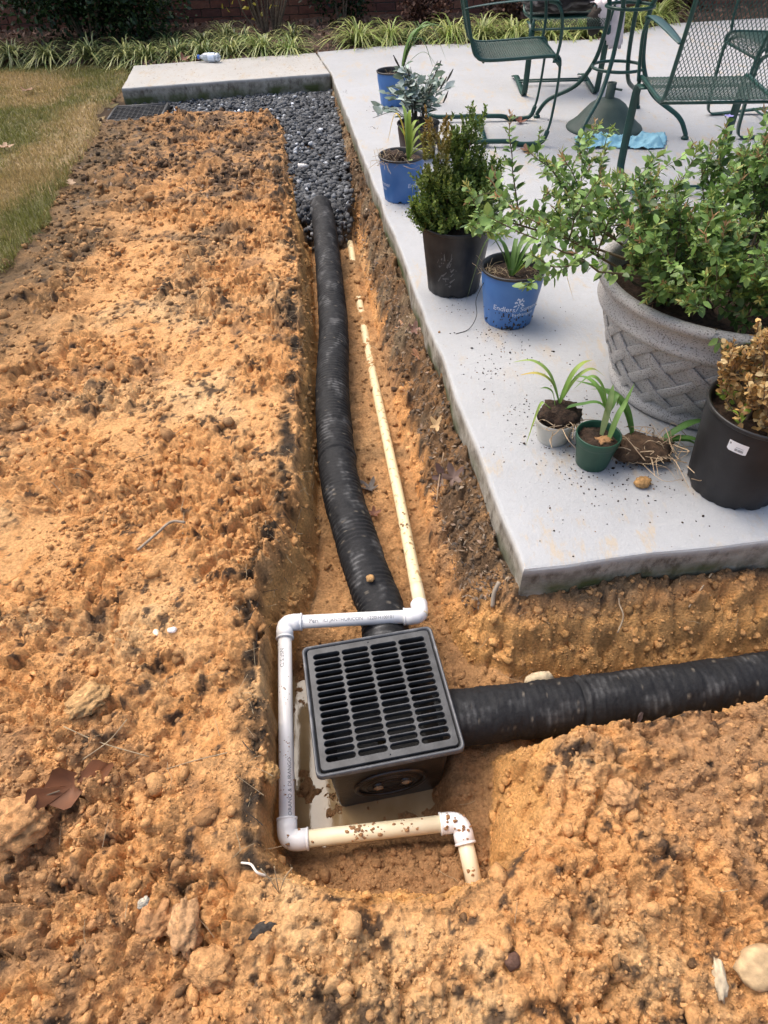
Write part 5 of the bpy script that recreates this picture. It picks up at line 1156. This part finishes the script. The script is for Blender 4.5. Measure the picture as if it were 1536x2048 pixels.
def make_chair(label, loc, rz, sled=False, proto=None):
    t = thing('patio_chair', label, 'chair', loc, rz, 'green metal mesh patio chairs')
    ob('mesh_panel', PANEL, None, t)
    hw = .245
    for s in (-1, 1): mk('side_rail', tube(side_curve(s * hw), .0095, 8), M_green, t, True)
    mk('top_rail', tube(smooth_path([(-hw, -.352, .945), (-.2, -.365, .985), (0, -.372, 1.0), (.2, -.365, .985), (hw, -.352, .945)], 6), .0095, 8), M_green, t, True)
    mk('front_rail', rod((-hw, .245, .385), (hw, .245, .385), .007), M_green, t, True)
    mk('cross_rail', rod((-hw, -.17, .412), (hw, -.17, .412), .007), M_green, t, True)
    for s in (-1, 1):
        x = s * (hw + .012)
        mk('arm_support', tube(smooth_path([(x, .215, .415), (x + s * .012, .225, .50), (x + s * .025, .215, .60), (x + s * .02, .185, .655), (x + s * .01, .14, .668)], 6), .0085, 8), M_green, t, True)
        arm = smooth_path([(x, -.285, .645), (x + s * .004, -.22, .655), (x + s * .012, -.10, .668), (x + s * .018, .05, .676), (x + s * .018, .17, .672), (x + s * .016, .205, .655)], 5)
        wv = np.interp(np.linspace(0, 1, len(arm)), [0, .2, .6, .9, 1], [.010, .018, .027, .024, .010])
        V = []; F_ = []
        for p_, w_ in zip(arm, wv):
            for q, h in ((-1, 0), (-.55, .003), (.55, .003), (1, 0), (.55, -.003), (-.55, -.003)): V.append(p_ + (q * w_, 0, h))
        for i in range(len(arm) - 1):
            for q in range(6): F_.append((i * 6 + q, i * 6 + (q + 1) % 6, i * 6 + 6 + (q + 1) % 6, i * 6 + 6 + q))
        F_ += [(5, 4, 3, 2, 1, 0), tuple(6 * (len(arm) - 1) + q for q in range(6))]
        mk('armrest', (np.array(V), F_), M_green, t, True)
    if sled:                                                     # tube runners with thin springy uprights at the front
        for s in (-1, 1):
            x = s * .262
            mk('runner', tube(smooth_path([(x, -.42, .035), (x, -.36, .030), (x, -.05, .030), (x, .03, .026), (x, .07, .014), (x, .16, .014), (x, .205, .030), (x, .225, .08)], 7), .0135, 8), M_green, t, True)
            mk('upright', tube(smooth_path([(x, .215, .055), (x, .232, .12), (x, .243, .26), (x, .244, .36), (x, .234, .405), (x, .20, .412)], 7), .0075, 8), M_green, t, True)
        mk('runner_end', tube(smooth_path([(-.262, -.42, .035), (-.25, -.445, .04), (0, -.45, .04), (.25, -.445, .04), (.262, -.42, .035)], 5), .0135, 8), M_green, t, True)
        mk('cross_bar', box(-.262, .262, -.155, -.115, .026, .034), M_green, t)
    else:                                                        # flat spring steel: upright at the front, foot running back
        for s in (-1, 1):
            x = s * .25
            pth = smooth_path([(x, .10, .408), (x, .19, .405), (x, .232, .375), (x, .240, .30), (x, .236, .15), (x, .228, .05), (x, .205, .014), (x, .16, .008), (x, .0, .020), (x, -.20, .034), (x, -.30, .022), (x, -.335, .010)], 7)
            mk('leg', flatbar(pth, .019, .0035), M_green, t, True)
        mk('stretcher', merge([rod((-.25, -.10, .034), (.25, -.10, .034), .006), rod((-.25, -.06, .030), (.25, -.06, .030), .006)]), M_green, t, True)
    return t
make_chair('green mesh chair on tube runners standing left of the table, facing right', (.805, 4.385, ZP), math.radians(-93), True)
make_chair('green mesh chair behind the table with jacket and cloth on its seat', (1.345, 5.43, ZP), math.radians(178))
make_chair('green mesh chair nearest the camera at right, back towards the viewer', (1.535, 3.375, ZP), math.radians(-5))
make_chair('green mesh chair at the right picture edge, seen through the nearest chair back', (2.36, 4.36, ZP), math.radians(88))

# ------------------------------------------------------------------ table, umbrella base
TC = (1.455, 4.43)
t = thing('patio_table', 'green metal patio table with four curved tube legs and two rings', 'table', (*TC, ZP))
for fx, fy in ((-.385, .27), (-.275, -.38), (.39, -.285), (.315, .41)):
    r_ = math.hypot(fx, fy); u = np.array((fx / r_, fy / r_, 0))
    P = smooth_path([u * (r_ * .985) + (0, 0, .008), u * (r_ * .97) + (0, 0, .035), u * (r_ * .84) + (0, 0, .11), u * .235 + (0, 0, .20), u * .150 + (0, 0, .32), u * .118 + (0, 0, .45), u * .115 + (0, 0, .585), u * .16 + (0, 0, .66), u * .30 + (0, 0, .715), u * .42 + (0, 0, .73)], 7)
    mk('leg', tube(P, .0125, 10), M_green, t, True)
    V, Fc = lathe([(.002, 0), (.020, 0), (.022, .006), (.020, .014), (.012, .018), (.003, .018)], 16); V = V + u * (r_ * .985); mk('foot', (V, Fc), M_green, t, True)
def hoop(r, z, rr): a = np.linspace(0, 2 * np.pi, 49); return tube(np.column_stack([r * np.cos(a), r * np.sin(a), np.full(49, z)]), rr, 8, False)
mk('ring', hoop(.148, .315, .0085), M_green, t, True); mk('ring', hoop(.128, .595, .0085), M_green, t, True)
mk('table_rim', hoop(.56, .745, .012), M_green, t, True)
parts = []                                                       # expanded-metal top
for sgn in (1, -1):
    for c in np.arange(-1.0, 1.0, .018):
        u = np.array((math.cos(.55), sgn * math.sin(.55))); nrm = np.array((-u[1], u[0])); d2 = .555 ** 2 - c * c
        if d2 > .001:
            h = math.sqrt(d2); a = nrm * c - u * h; b = nrm * c + u * h; w = nrm * .002
            parts.append((np.array([(*(a - w), .747), (*(a + w), .747), (*(b + w), .747), (*(b - w), .747), (*a, .743), (*b, .743)]), [(0, 1, 2, 3), (1, 4, 5, 2), (4, 0, 3, 5)]))
mk('mesh_top', merge(parts), M_green, t)
t = thing('umbrella_base', 'dark grey-green bell-shaped umbrella base under the table', 'umbrella base', (1.435, 4.42, ZP))
M_base = mat('base_plastic', (.030, .055, .046), .6, (.045, .072, .06), 15, bump=.15, bscale=60)
mk('bell', lathe([(.225, 0), (.228, .006), (.222, .016), (.205, .026), (.175, .050), (.14, .090), (.105, .128), (.07, .150), (.04, .160), (.03, .162)], 56), M_base, t, True)
mk('tube', lathe([(.030, .158), (.027, .165), (.027, .240), (.022, .240), (.022, .17)], 28), M_base, t, True)
mk('bolt', merge([rod((.02, -.02, .21), (.05, -.05, .21), .006)]), M_base, t, True)

# ------------------------------------------------------------------ cloths and jacket
def crumple(name, outline, z, label, cat, col, seed, amp=.02, loc=(0, 0, 0), rough=.6, nn=46, thick=.002, drape=None, parent=None):
    P = np.array(outline); x0, y0 = P.min(0); x1, y1 = P.max(0); X, Y = np.meshgrid(np.linspace(x0, x1, nn), np.linspace(y0, y1, nn)); X, Y = X.ravel(), Y.ravel(); d, i = poly_dist(X, Y, outline)
    Z = z + amp * np.abs(fbm(X * 9 + seed, Y * 9, 1000 + seed, 3)) * sstep(0, .05, d) + amp * .5 * np.abs(fbm(X * 22, Y * 22, 1010 + seed, 2))
    if drape: Z = Z + drape(X, Y)
    ii = (np.arange(nn - 1)[:, None] * nn + np.arange(nn - 1)[None, :]).ravel(); Q = np.stack([ii, ii + 1, ii + nn + 1, ii + nn], -1); Q = Q[i[Q].sum(1) >= 3]
    us = np.zeros(len(X), bool); us[Q.ravel()] = True; rm = np.cumsum(us) - 1
    V = np.stack([X, Y, Z], -1)[us]; Q = rm[Q]; o = ob(name, np_mesh(name, V, Q, True), mat(name + '_fabric_%d' % seed, col, rough, tuple(v * .85 for v in col), 25), parent, loc)
    md = o.modifiers.new('thick', 'SOLIDIFY'); md.thickness = thick; md.offset = 1
    return tag(o, label, cat)
crumple('blue_cloth', [(-.28, .10), (-.26, -.10), (-.02, -.12), (.10, -.16), (.20, -.14), (.25, -.03), (.29, .16), (.18, .09), (.05, .07), (-.10, .12)], .002, 'crumpled light blue sheet lying under the table against the umbrella base', 'cloth', (.24, .50, .62), 3, .045, (1.47, 4.13, ZP))
def hang(X, Y): return -np.clip(-(Y + .05), 0, 1) * 2.3
crumple('pale_cloth', [(-.10, .22), (.08, .20), (.16, .05), (.20, -.06), (.19, -.16), (.10, -.15), (.02, -.08), (-.04, .02)], .03, 'pale pinkish cloth hanging from the chair seat behind the table', 'cloth', (.62, .55, .56), 5, .03, (1.50, 5.30, .56), .8, 40, .003, hang)
V, Fc = ico(4); n_ = fbm(V[:, 0] * 2 + 3, V[:, 1] * 2 + V[:, 2] * 2, 1100, 4); W = V * (1 + .22 * n_)[:, None] * (.25, .15, .085); W[:, 2] = np.maximum(W[:, 2], -.06); W += .012 * np.abs(fbm(V[:, 0] * 9, V[:, 1] * 9 + V[:, 2] * 7, 1110, 3))[:, None] * V
k_ = sstep(.05, .5, fbm(V[:, 0] * 14 + V[:, 1] * 5, V[:, 2] * 4, 1120, 3))[:, None]
jk = mk('jacket', (W, Fc), mat('jacket_fabric', rough=.9, attr=True, scale=60, bump=.6, bscale=90), None, True, np.array((.022, .018, .018)) * (1 - k_) + np.array((.22, .20, .19)) * k_, (1.30, 5.44, .60)); tag(jk, 'dark mottled grey jacket bundled on the seat of the far chair', 'jacket')
V, Fc = ico(3); W = V * (1 + .25 * fbm(V[:, 0] * 2, V[:, 1] * 2 + V[:, 2] * 2, 1130, 3))[:, None] * (.055, .035, .075)
sl_ = mk('sleeve', (W, Fc), MATS['jacket_fabric'], jk, True, np.ones((len(W), 3)) * (.035, .027, .022), (.21, -.19, -.10))

# ------------------------------------------------------------------ plastic bottle
t = thing('plastic_bottle', 'clear crushed plastic bottle with blue cap lying on the walkway', 'bottle', (-1.37, 6.72, .125), math.radians(165)); 
V, Fc = lathe([(.002, 0), (.030, .0), (.034, .008), (.033, .03), (.035, .05), (.032, .075), (.035, .10), (.034, .13), (.026, .15), (.014, .170), (.013, .185)], 28)
V = V + .004 * fbm(V[:, 2] * 30, V[:, 0] * 40 + V[:, 1] * 30, 1200, 3)[:, None] * (1, 1, 0); V = np.column_stack([V[:, 2] - .09, V[:, 0], V[:, 1] * .9])
mk('body', (V, Fc), mat('clear_plastic', (.80, .86, .92), .18, spec=.6, trans=.55), t, True)
V, Fc = lathe([(.002, 0), (.016, 0), (.016, .018), (.002, .019)], 20); V = np.column_stack([V[:, 2] + .092, V[:, 0], V[:, 1]]); mk('cap', (V, Fc), mat('cap_plastic', (.05, .16, .55), .4), t, True)
V, Fc = lathe([(.0358, .035), (.0358, .095)], 28); V = np.column_stack([V[:, 2] - .09, V[:, 0], V[:, 1] * .92]); mk('wrapper', (V, Fc), mat('bottle_wrapper', (.55, .66, .82), .35, (.75, .78, .82), 40), t, True)

# ------------------------------------------------------------------ fallen leaves
def fallen_leaf(name, label, loc, size, rz, col, kind='star', curl=.25, tilt=(0, 0), seed=0, cat='leaf'):
    g = np.random.default_rng(seed + 900); m_ = 40; a = np.linspace(0, 2 * np.pi, m_, endpoint=False)
    if kind == 'star': r = .42 + .58 * np.abs(np.cos(a * 2.5)) ** 1.6; r = r * (1 - .25 * np.cos(a - np.pi)) * (1 + g.normal(0, .05, m_)); x, y = r * np.cos(a), r * np.sin(a)
    else: x = 1.15 * np.cos(a); y = .42 * np.sin(a) * (1 + .38 * np.cos(a * 7)) * (1 - .25 * np.cos(a)); 
    rings = [(np.zeros(1), np.zeros(1))] ; V = [(0, 0, 0)]
    for f in (.35, .7, 1.0): V += [(f * x[i], f * y[i], 0) for i in range(m_)]
    V = np.array(V, float); V[:, 2] = curl * (V[:, 1] ** 2 * 1.2 + V[:, 0] ** 2 * .5 - .15) + .10 * fbm(V[:, 0] * 2 + seed, V[:, 1] * 2, 1300 + seed, 2)
    F_ = [(0, 1 + i, 1 + (i + 1) % m_) for i in range(m_)]
    for q in range(2):
        for i in range(m_): b = 1 + q * m_; F_.append((b + i, b + m_ + i, b + m_ + (i + 1) % m_, b + (i + 1) % m_))
    c = np.array(col) * (1 + .3 * np.clip(fbm(V[:, 0] * 3, V[:, 1] * 3 + seed, 1310, 3), -1, 1))[:, None]
    z = loc[2] if len(loc) == 3 else gz_at(loc[0], loc[1])[0] + .006 + size * .1
    o = mk(name, (V * size, F_), M_dryleaf, None, True, c, (loc[0], loc[1], z)); o.rotation_euler = (tilt[0], tilt[1], rz)
    st = mk('stalk', tube(smooth_path([(-size * .35, 0, 0), (-size * .9, size * .05, size * .05), (-size * 1.3, size * .12, size * .02)], 4), size * .022, 5), M_bark, o)
    return tag(o, label, cat)
fallen_leaf('oak_leaf', 'large curled brown oak leaf on the soil at lower left', (-.63, .515), .070, .5, (.155, .058, .022), 'oak', .75, (.35, .1), 1)
fallen_leaf('fallen_leaf', 'pale orange star-shaped leaf on the dark bank, farthest up the trench', (.100, 2.40), .034, .4, (.50, .27, .14), 'star', .3, (.2, -.4), 2)
fallen_leaf('fallen_leaf', 'dull pink folded leaf just below the farthest orange leaf on the bank', (.145, 2.26), .03, 1.4, (.30, .17, .13), 'star', .5, (.3, -.4), 3)
fallen_leaf('fallen_leaf', 'brown leaf on the bank midway beside the slab', (.150, 2.10), .03, 2.2, (.34, .17, .09), 'star', .35, (.1, -.3), 4)
fallen_leaf('fallen_leaf', 'tan star-shaped leaf on the dark bank close to the slab edge', (.182, 1.66), .030, .9, (.55, .36, .17), 'star', .3, (.2, -.4), 5)
fallen_leaf('fallen_leaf', 'grey curled leaf lying on the trench floor between the two pipes', (-.045, 1.575), .034, 2.4, (.13, .11, .095), 'star', .5, (.1, .1), 6)
fallen_leaf('fallen_leaf', 'purplish brown crumpled leaf on the bank above the cream pipe', (.188, 1.50), .042, .3, (.16, .10, .085), 'star', .6, (.4, -.5), 7)
fallen_leaf('fallen_leaf', 'second purplish brown leaf, lower on the bank towards the slab', (.215, 1.43), .036, 1.9, (.19, .125, .10), 'star', .6, (-.2, -.5), 8)
fallen_leaf('fallen_leaf', 'dark reddish leaf on the trench floor right of the black pipe', (-.035, 1.44), .022, .2, (.22, .09, .05), 'star', .4, (.1, 0), 9)
fallen_leaf('fallen_leaf', 'brown leaf on the patio in front of the near chair runner', (.885, 4.03, .10), .045, .3, (.24, .12, .075), 'star', .3, (0, 0), 10)
fallen_leaf('fallen_leaf', 'dark red-brown leaf caught under the far chair runner', (.94, 4.58, .105), .045, 1.3, (.17, .06, .035), 'star', .4, (.3, 0), 11)
fallen_leaf('fallen_leaf', 'dark crumpled leaf stuck between right-hand pipe and soil', (.535, .632, -.045), .022, 1.2, (.09, .065, .06), 'star', .7, (.9, .3), 12)
fallen_leaf('fallen_leaf', 'small brown leaf on the lawn edge beside the soil', (-1.70, 3.9, .05), .045, 2.0, (.32, .21, .12), 'oak', .3, (.1, 0), 13)
fallen_leaf('fallen_leaf', 'light brown leaf lying on the lawn, lower one', (-2.35, 4.6, .055), .05, .5, (.40, .25, .15), 'star', .3, (0, .1), 14)
fallen_leaf('fallen_leaf', 'brown leaf lying on the lawn, upper one', (-2.75, 6.1, .055), .06, 1.5, (.25, .14, .08), 'star', .3, (0, .1), 15)
fallen_leaf('fallen_leaf', 'brown leaf beside the bottle at the back of the walkway', (-1.62, 6.80, .105), .05, .7, (.22, .10, .06), 'star', .5, (.4, 0), 16)

# ------------------------------------------------------------------ straw, roots, twigs, litter
def sticks(n, xr, yr, L, r, g, near_rim=False, lift=.004):
    out = []
    x = g.uniform(*xr, n * 6); y = g.uniform(*yr, n * 6); z, k = ground(x, y); ok = (~k['ig']) & (k['sl'] < .1); dpp, ipp = poly_dist(x, y, PATIO); ok &= ~ipp
    if near_rim: ok &= (k['dR'] < .05) & (x < .0) & ~k['iF']
    idx = np.nonzero(ok)[0][:n]
    for i in idx:
        a = g.uniform(0, 6.283); l = L * g.uniform(.3, 1.2); m_ = 4; d = np.array((math.cos(a), math.sin(a))); P = []
        q = np.array((x[i], y[i])) + np.outer(np.linspace(-.5, .5, m_) * l, d) + g.normal(0, l * .03, (m_, 2)); zz = ground(q[:, 0], q[:, 1])[0]; base = z[i] + r
        if near_rim: zz = base + np.linspace(0, 1, m_) * l * g.uniform(-.2, .6)
        else: zz = np.maximum(np.maximum(zz, base) , np.linspace(zz[0], zz[-1], m_)) + lift
        out.append(tube(np.column_stack([q, zz]), np.linspace(r, r * .5, m_), 4, False))
    return merge(out)
g = np.random.default_rng(71)
struct(mk('straw_bits', merge([sticks(70, (-.9, .9), (.12, 1.3), .05, .0006, g), sticks(60, (-1.5, .2), (1.2, 4.5), .07, .0011, g), sticks(110, (-.42, -.2), (.36, 2.8), .06, .0007, g, True)]), M_straw), 'stuff')
struct(mk('dark_twigs', merge([sticks(70, (-.42, -.2), (.4, 2.8), .05, .0011, g, True), sticks(40, (-1.6, -.3), (1.5, 5.2), .06, .0015, g)]), mat('dark_twig', (.035, .028, .022), .9), None), 'stuff')
def stick(name, label, pts, r, m_, cat): return tag(mk(name, tube(smooth_path(pts, 6), r, 6), m_, None, True), label, cat)
def on(x, y, dz): return (x, y, gz_at(x, y)[0] + dz)
stick('twig', 'bent grey twig lying on the left bank', [on(-.66, 1.14, .012), on(-.62, 1.185, .014), on(-.585, 1.225, .014), on(-.545, 1.22, .010)], .004, mat('grey_twig', (.33, .27, .20), .9, (.24, .19, .14), 60), 'twig')
stick('straw', 'long pale straw crossing the soil right of the oak leaf', [on(-.53, .535, .008), on(-.48, .548, .012), on(-.40, .555, .012), on(-.335, .57, .014)], .0011, M_straw, 'straw')
stick('straw', 'pale straw leaning over the black patch above the oak leaf', [on(-.62, .56, .01), on(-.58, .60, .03), on(-.55, .64, .04)], .0011, M_straw, 'straw')
stick('straw', 'pale straw running across above the oak leaf', [on(-.68, .63, .012), on(-.60, .60, .016), on(-.50, .575, .012)], .0011, M_straw, 'straw')
for k, (dx, dz_, lab) in enumerate(((-.025, .05, 'leftmost straw of the little tuft below the front pipe corner'), (0, .06, 'upright middle straw of the tuft below the front pipe corner'), (.03, .05, 'rightmost straw of the tuft below the front pipe corner'))):
    stick('straw', lab, [on(-.212, .322, .0), (-.212 + dx * .5, .335, .03), (-.212 + dx, .345, dz_)], .0010, M_straw, 'straw')
stick('root', 'thin white root curling on the soil left of the pipe corner', [on(-.285, .372, .008), on(-.265, .366, .012), on(-.252, .352, .010), on(-.238, .350, .008)], .0022, mat('white_root', (.72, .66, .56), .7), 'root')
stick('root', 'thin pale root hanging down the bank under the slab, middle', [(.585, .975, .0), (.578, .945, -.03), (.585, .915, -.05), (.572, .89, -.085)], .0022, M_root, 'root')
stick('root', 'pale root slanting across the bank near the right picture edge', [(.82, 1.0, .0), (.79, .97, -.02), (.755, .935, -.05)], .0020, M_root, 'root')
stick('root', 'thick root stub below the patio corner', [(.285, 1.0, -.005), (.272, .985, -.03), (.268, .965, -.06)], .006, mat('root_stub', (.30, .25, .19), .9), 'root')
stick('twig', 'thin stick lying on the bank among the purplish leaves', [on(.165, 1.42, .012), on(.18, 1.50, .02), on(.198, 1.57, .02)], .0022, mat('tan_twig', (.33, .23, .14), .9), 'twig')
# dead bits on the dark bank under the slab edge
n = 2600; f = g.uniform(0, 1, n); y = .99 + (4.6 - .99) * f ** 1.4; x = .327 - .1215 * (y - .96) - g.uniform(.004, .115, n) ; z, k = ground(x, y)
c = np.array([(.11, .075, .05), (.19, .135, .09), (.26, .17, .11), (.06, .045, .035), (.33, .25, .17)])[g.integers(0, 5, n)] * g.uniform(.6, 1.2, n)[:, None]
V, Fa, C_ = flakes(x, y, z + .004, g.uniform(.003, .013, n), c, g, .6, (.25, .8)); struct(ob('bank_litter', np_mesh('bank_litter', V, Fa, False, C_), M_dryleaf), 'stuff')
n = 900; x = g.uniform(-1.9, -.5, n); y = g.uniform(3.6, 5.6, n); z, k = ground(x, y); ok = ~k['ig'] & (k['sl'] < .2); x, y, z = x[ok], y[ok], z[ok]
V, Fa, C_ = flakes(x, y, z + .006, g.uniform(.006, .022, len(x)), np.array((.16, .10, .06)) * g.uniform(.3, 1.8, len(x))[:, None], g, .6, (.25, .8)); struct(ob('topsoil_litter', np_mesh('topsoil_litter', V, Fa, False, C_), M_dryleaf), 'stuff')

# ------------------------------------------------------------------ dirt spilled on the patio
cl = [(.50, 1.45, .09, 500), (.60, 1.32, .09, 380), (.72, 1.30, .11, 420), (.42, 1.62, .10, 130), (.45, 1.95, .10, 200), (.40, 2.04, .05, 120), (.36, 1.80, .06, 150), (.30, 2.22, .06, 80), (.17, 3.15, .05, 90), (.13, 3.3, .08, 60), (.62, 2.10, .12, 60), (.45, 1.15, .14, 110), (.02, 4.6, .03, 60), (.06, 5.0, .15, 60), (.75, 1.15, .2, 60), (.7, 3.5, .7, 160), (1.2, 4.3, .6, 160), (-.18, 5.55, .06, 60), (.55, 1.55, .10, 200)]
px_, py_, sz = [], [], []
for cx, cy, s, n in cl:
    n = int(n * .36); a = cx + s * g.standard_t(2.5, n) * .6; b = cy + s * g.standard_t(2.5, n) * .6; px_.append(a); py_.append(b); sz.append(g.uniform(.0006, .0028, n) * np.where(g.uniform(0, 1, n) < .06, 2.0, 1))
px_, py_, sz = map(np.concatenate, (px_, py_, sz)); d, i = poly_dist(px_, py_, PATIO); ok = i & (d > .012); px_, py_, sz = px_[ok], py_[ok], sz[ok]
V, Fa, nv = scatter_lumps(np.stack([px_, py_, ZP + sz * .35], -1), sz, 1, .6, .4, g); cc = np.array([(.035, .026, .02), (.06, .042, .03), (.14, .08, .045), (.30, .17, .08)])[g.choice(4, len(sz), p=[.45, .3, .15, .1])]
struct(ob('patio_crumbs', np_mesh('patio_crumbs', V, Fa, False, np.repeat(cc, nv, 0)), M_clod), 'stuff')
n = 420; x = g.uniform(-1.9, .0, n); y = g.uniform(5.9, 6.9, n); d, i = poly_dist(x, y, WALK); x, y = x[i], y[i]
V, Fa, C_ = flakes(x, y, np.full(len(x), .0915), g.uniform(.004, .012, len(x)), np.array((.28, .19, .11)) * g.uniform(.4, 1.4, len(x))[:, None], g, .15, (.2, .6)); struct(ob('walkway_litter', np_mesh('walkway_litter', V, Fa, False, C_), M_dryleaf), 'stuff')
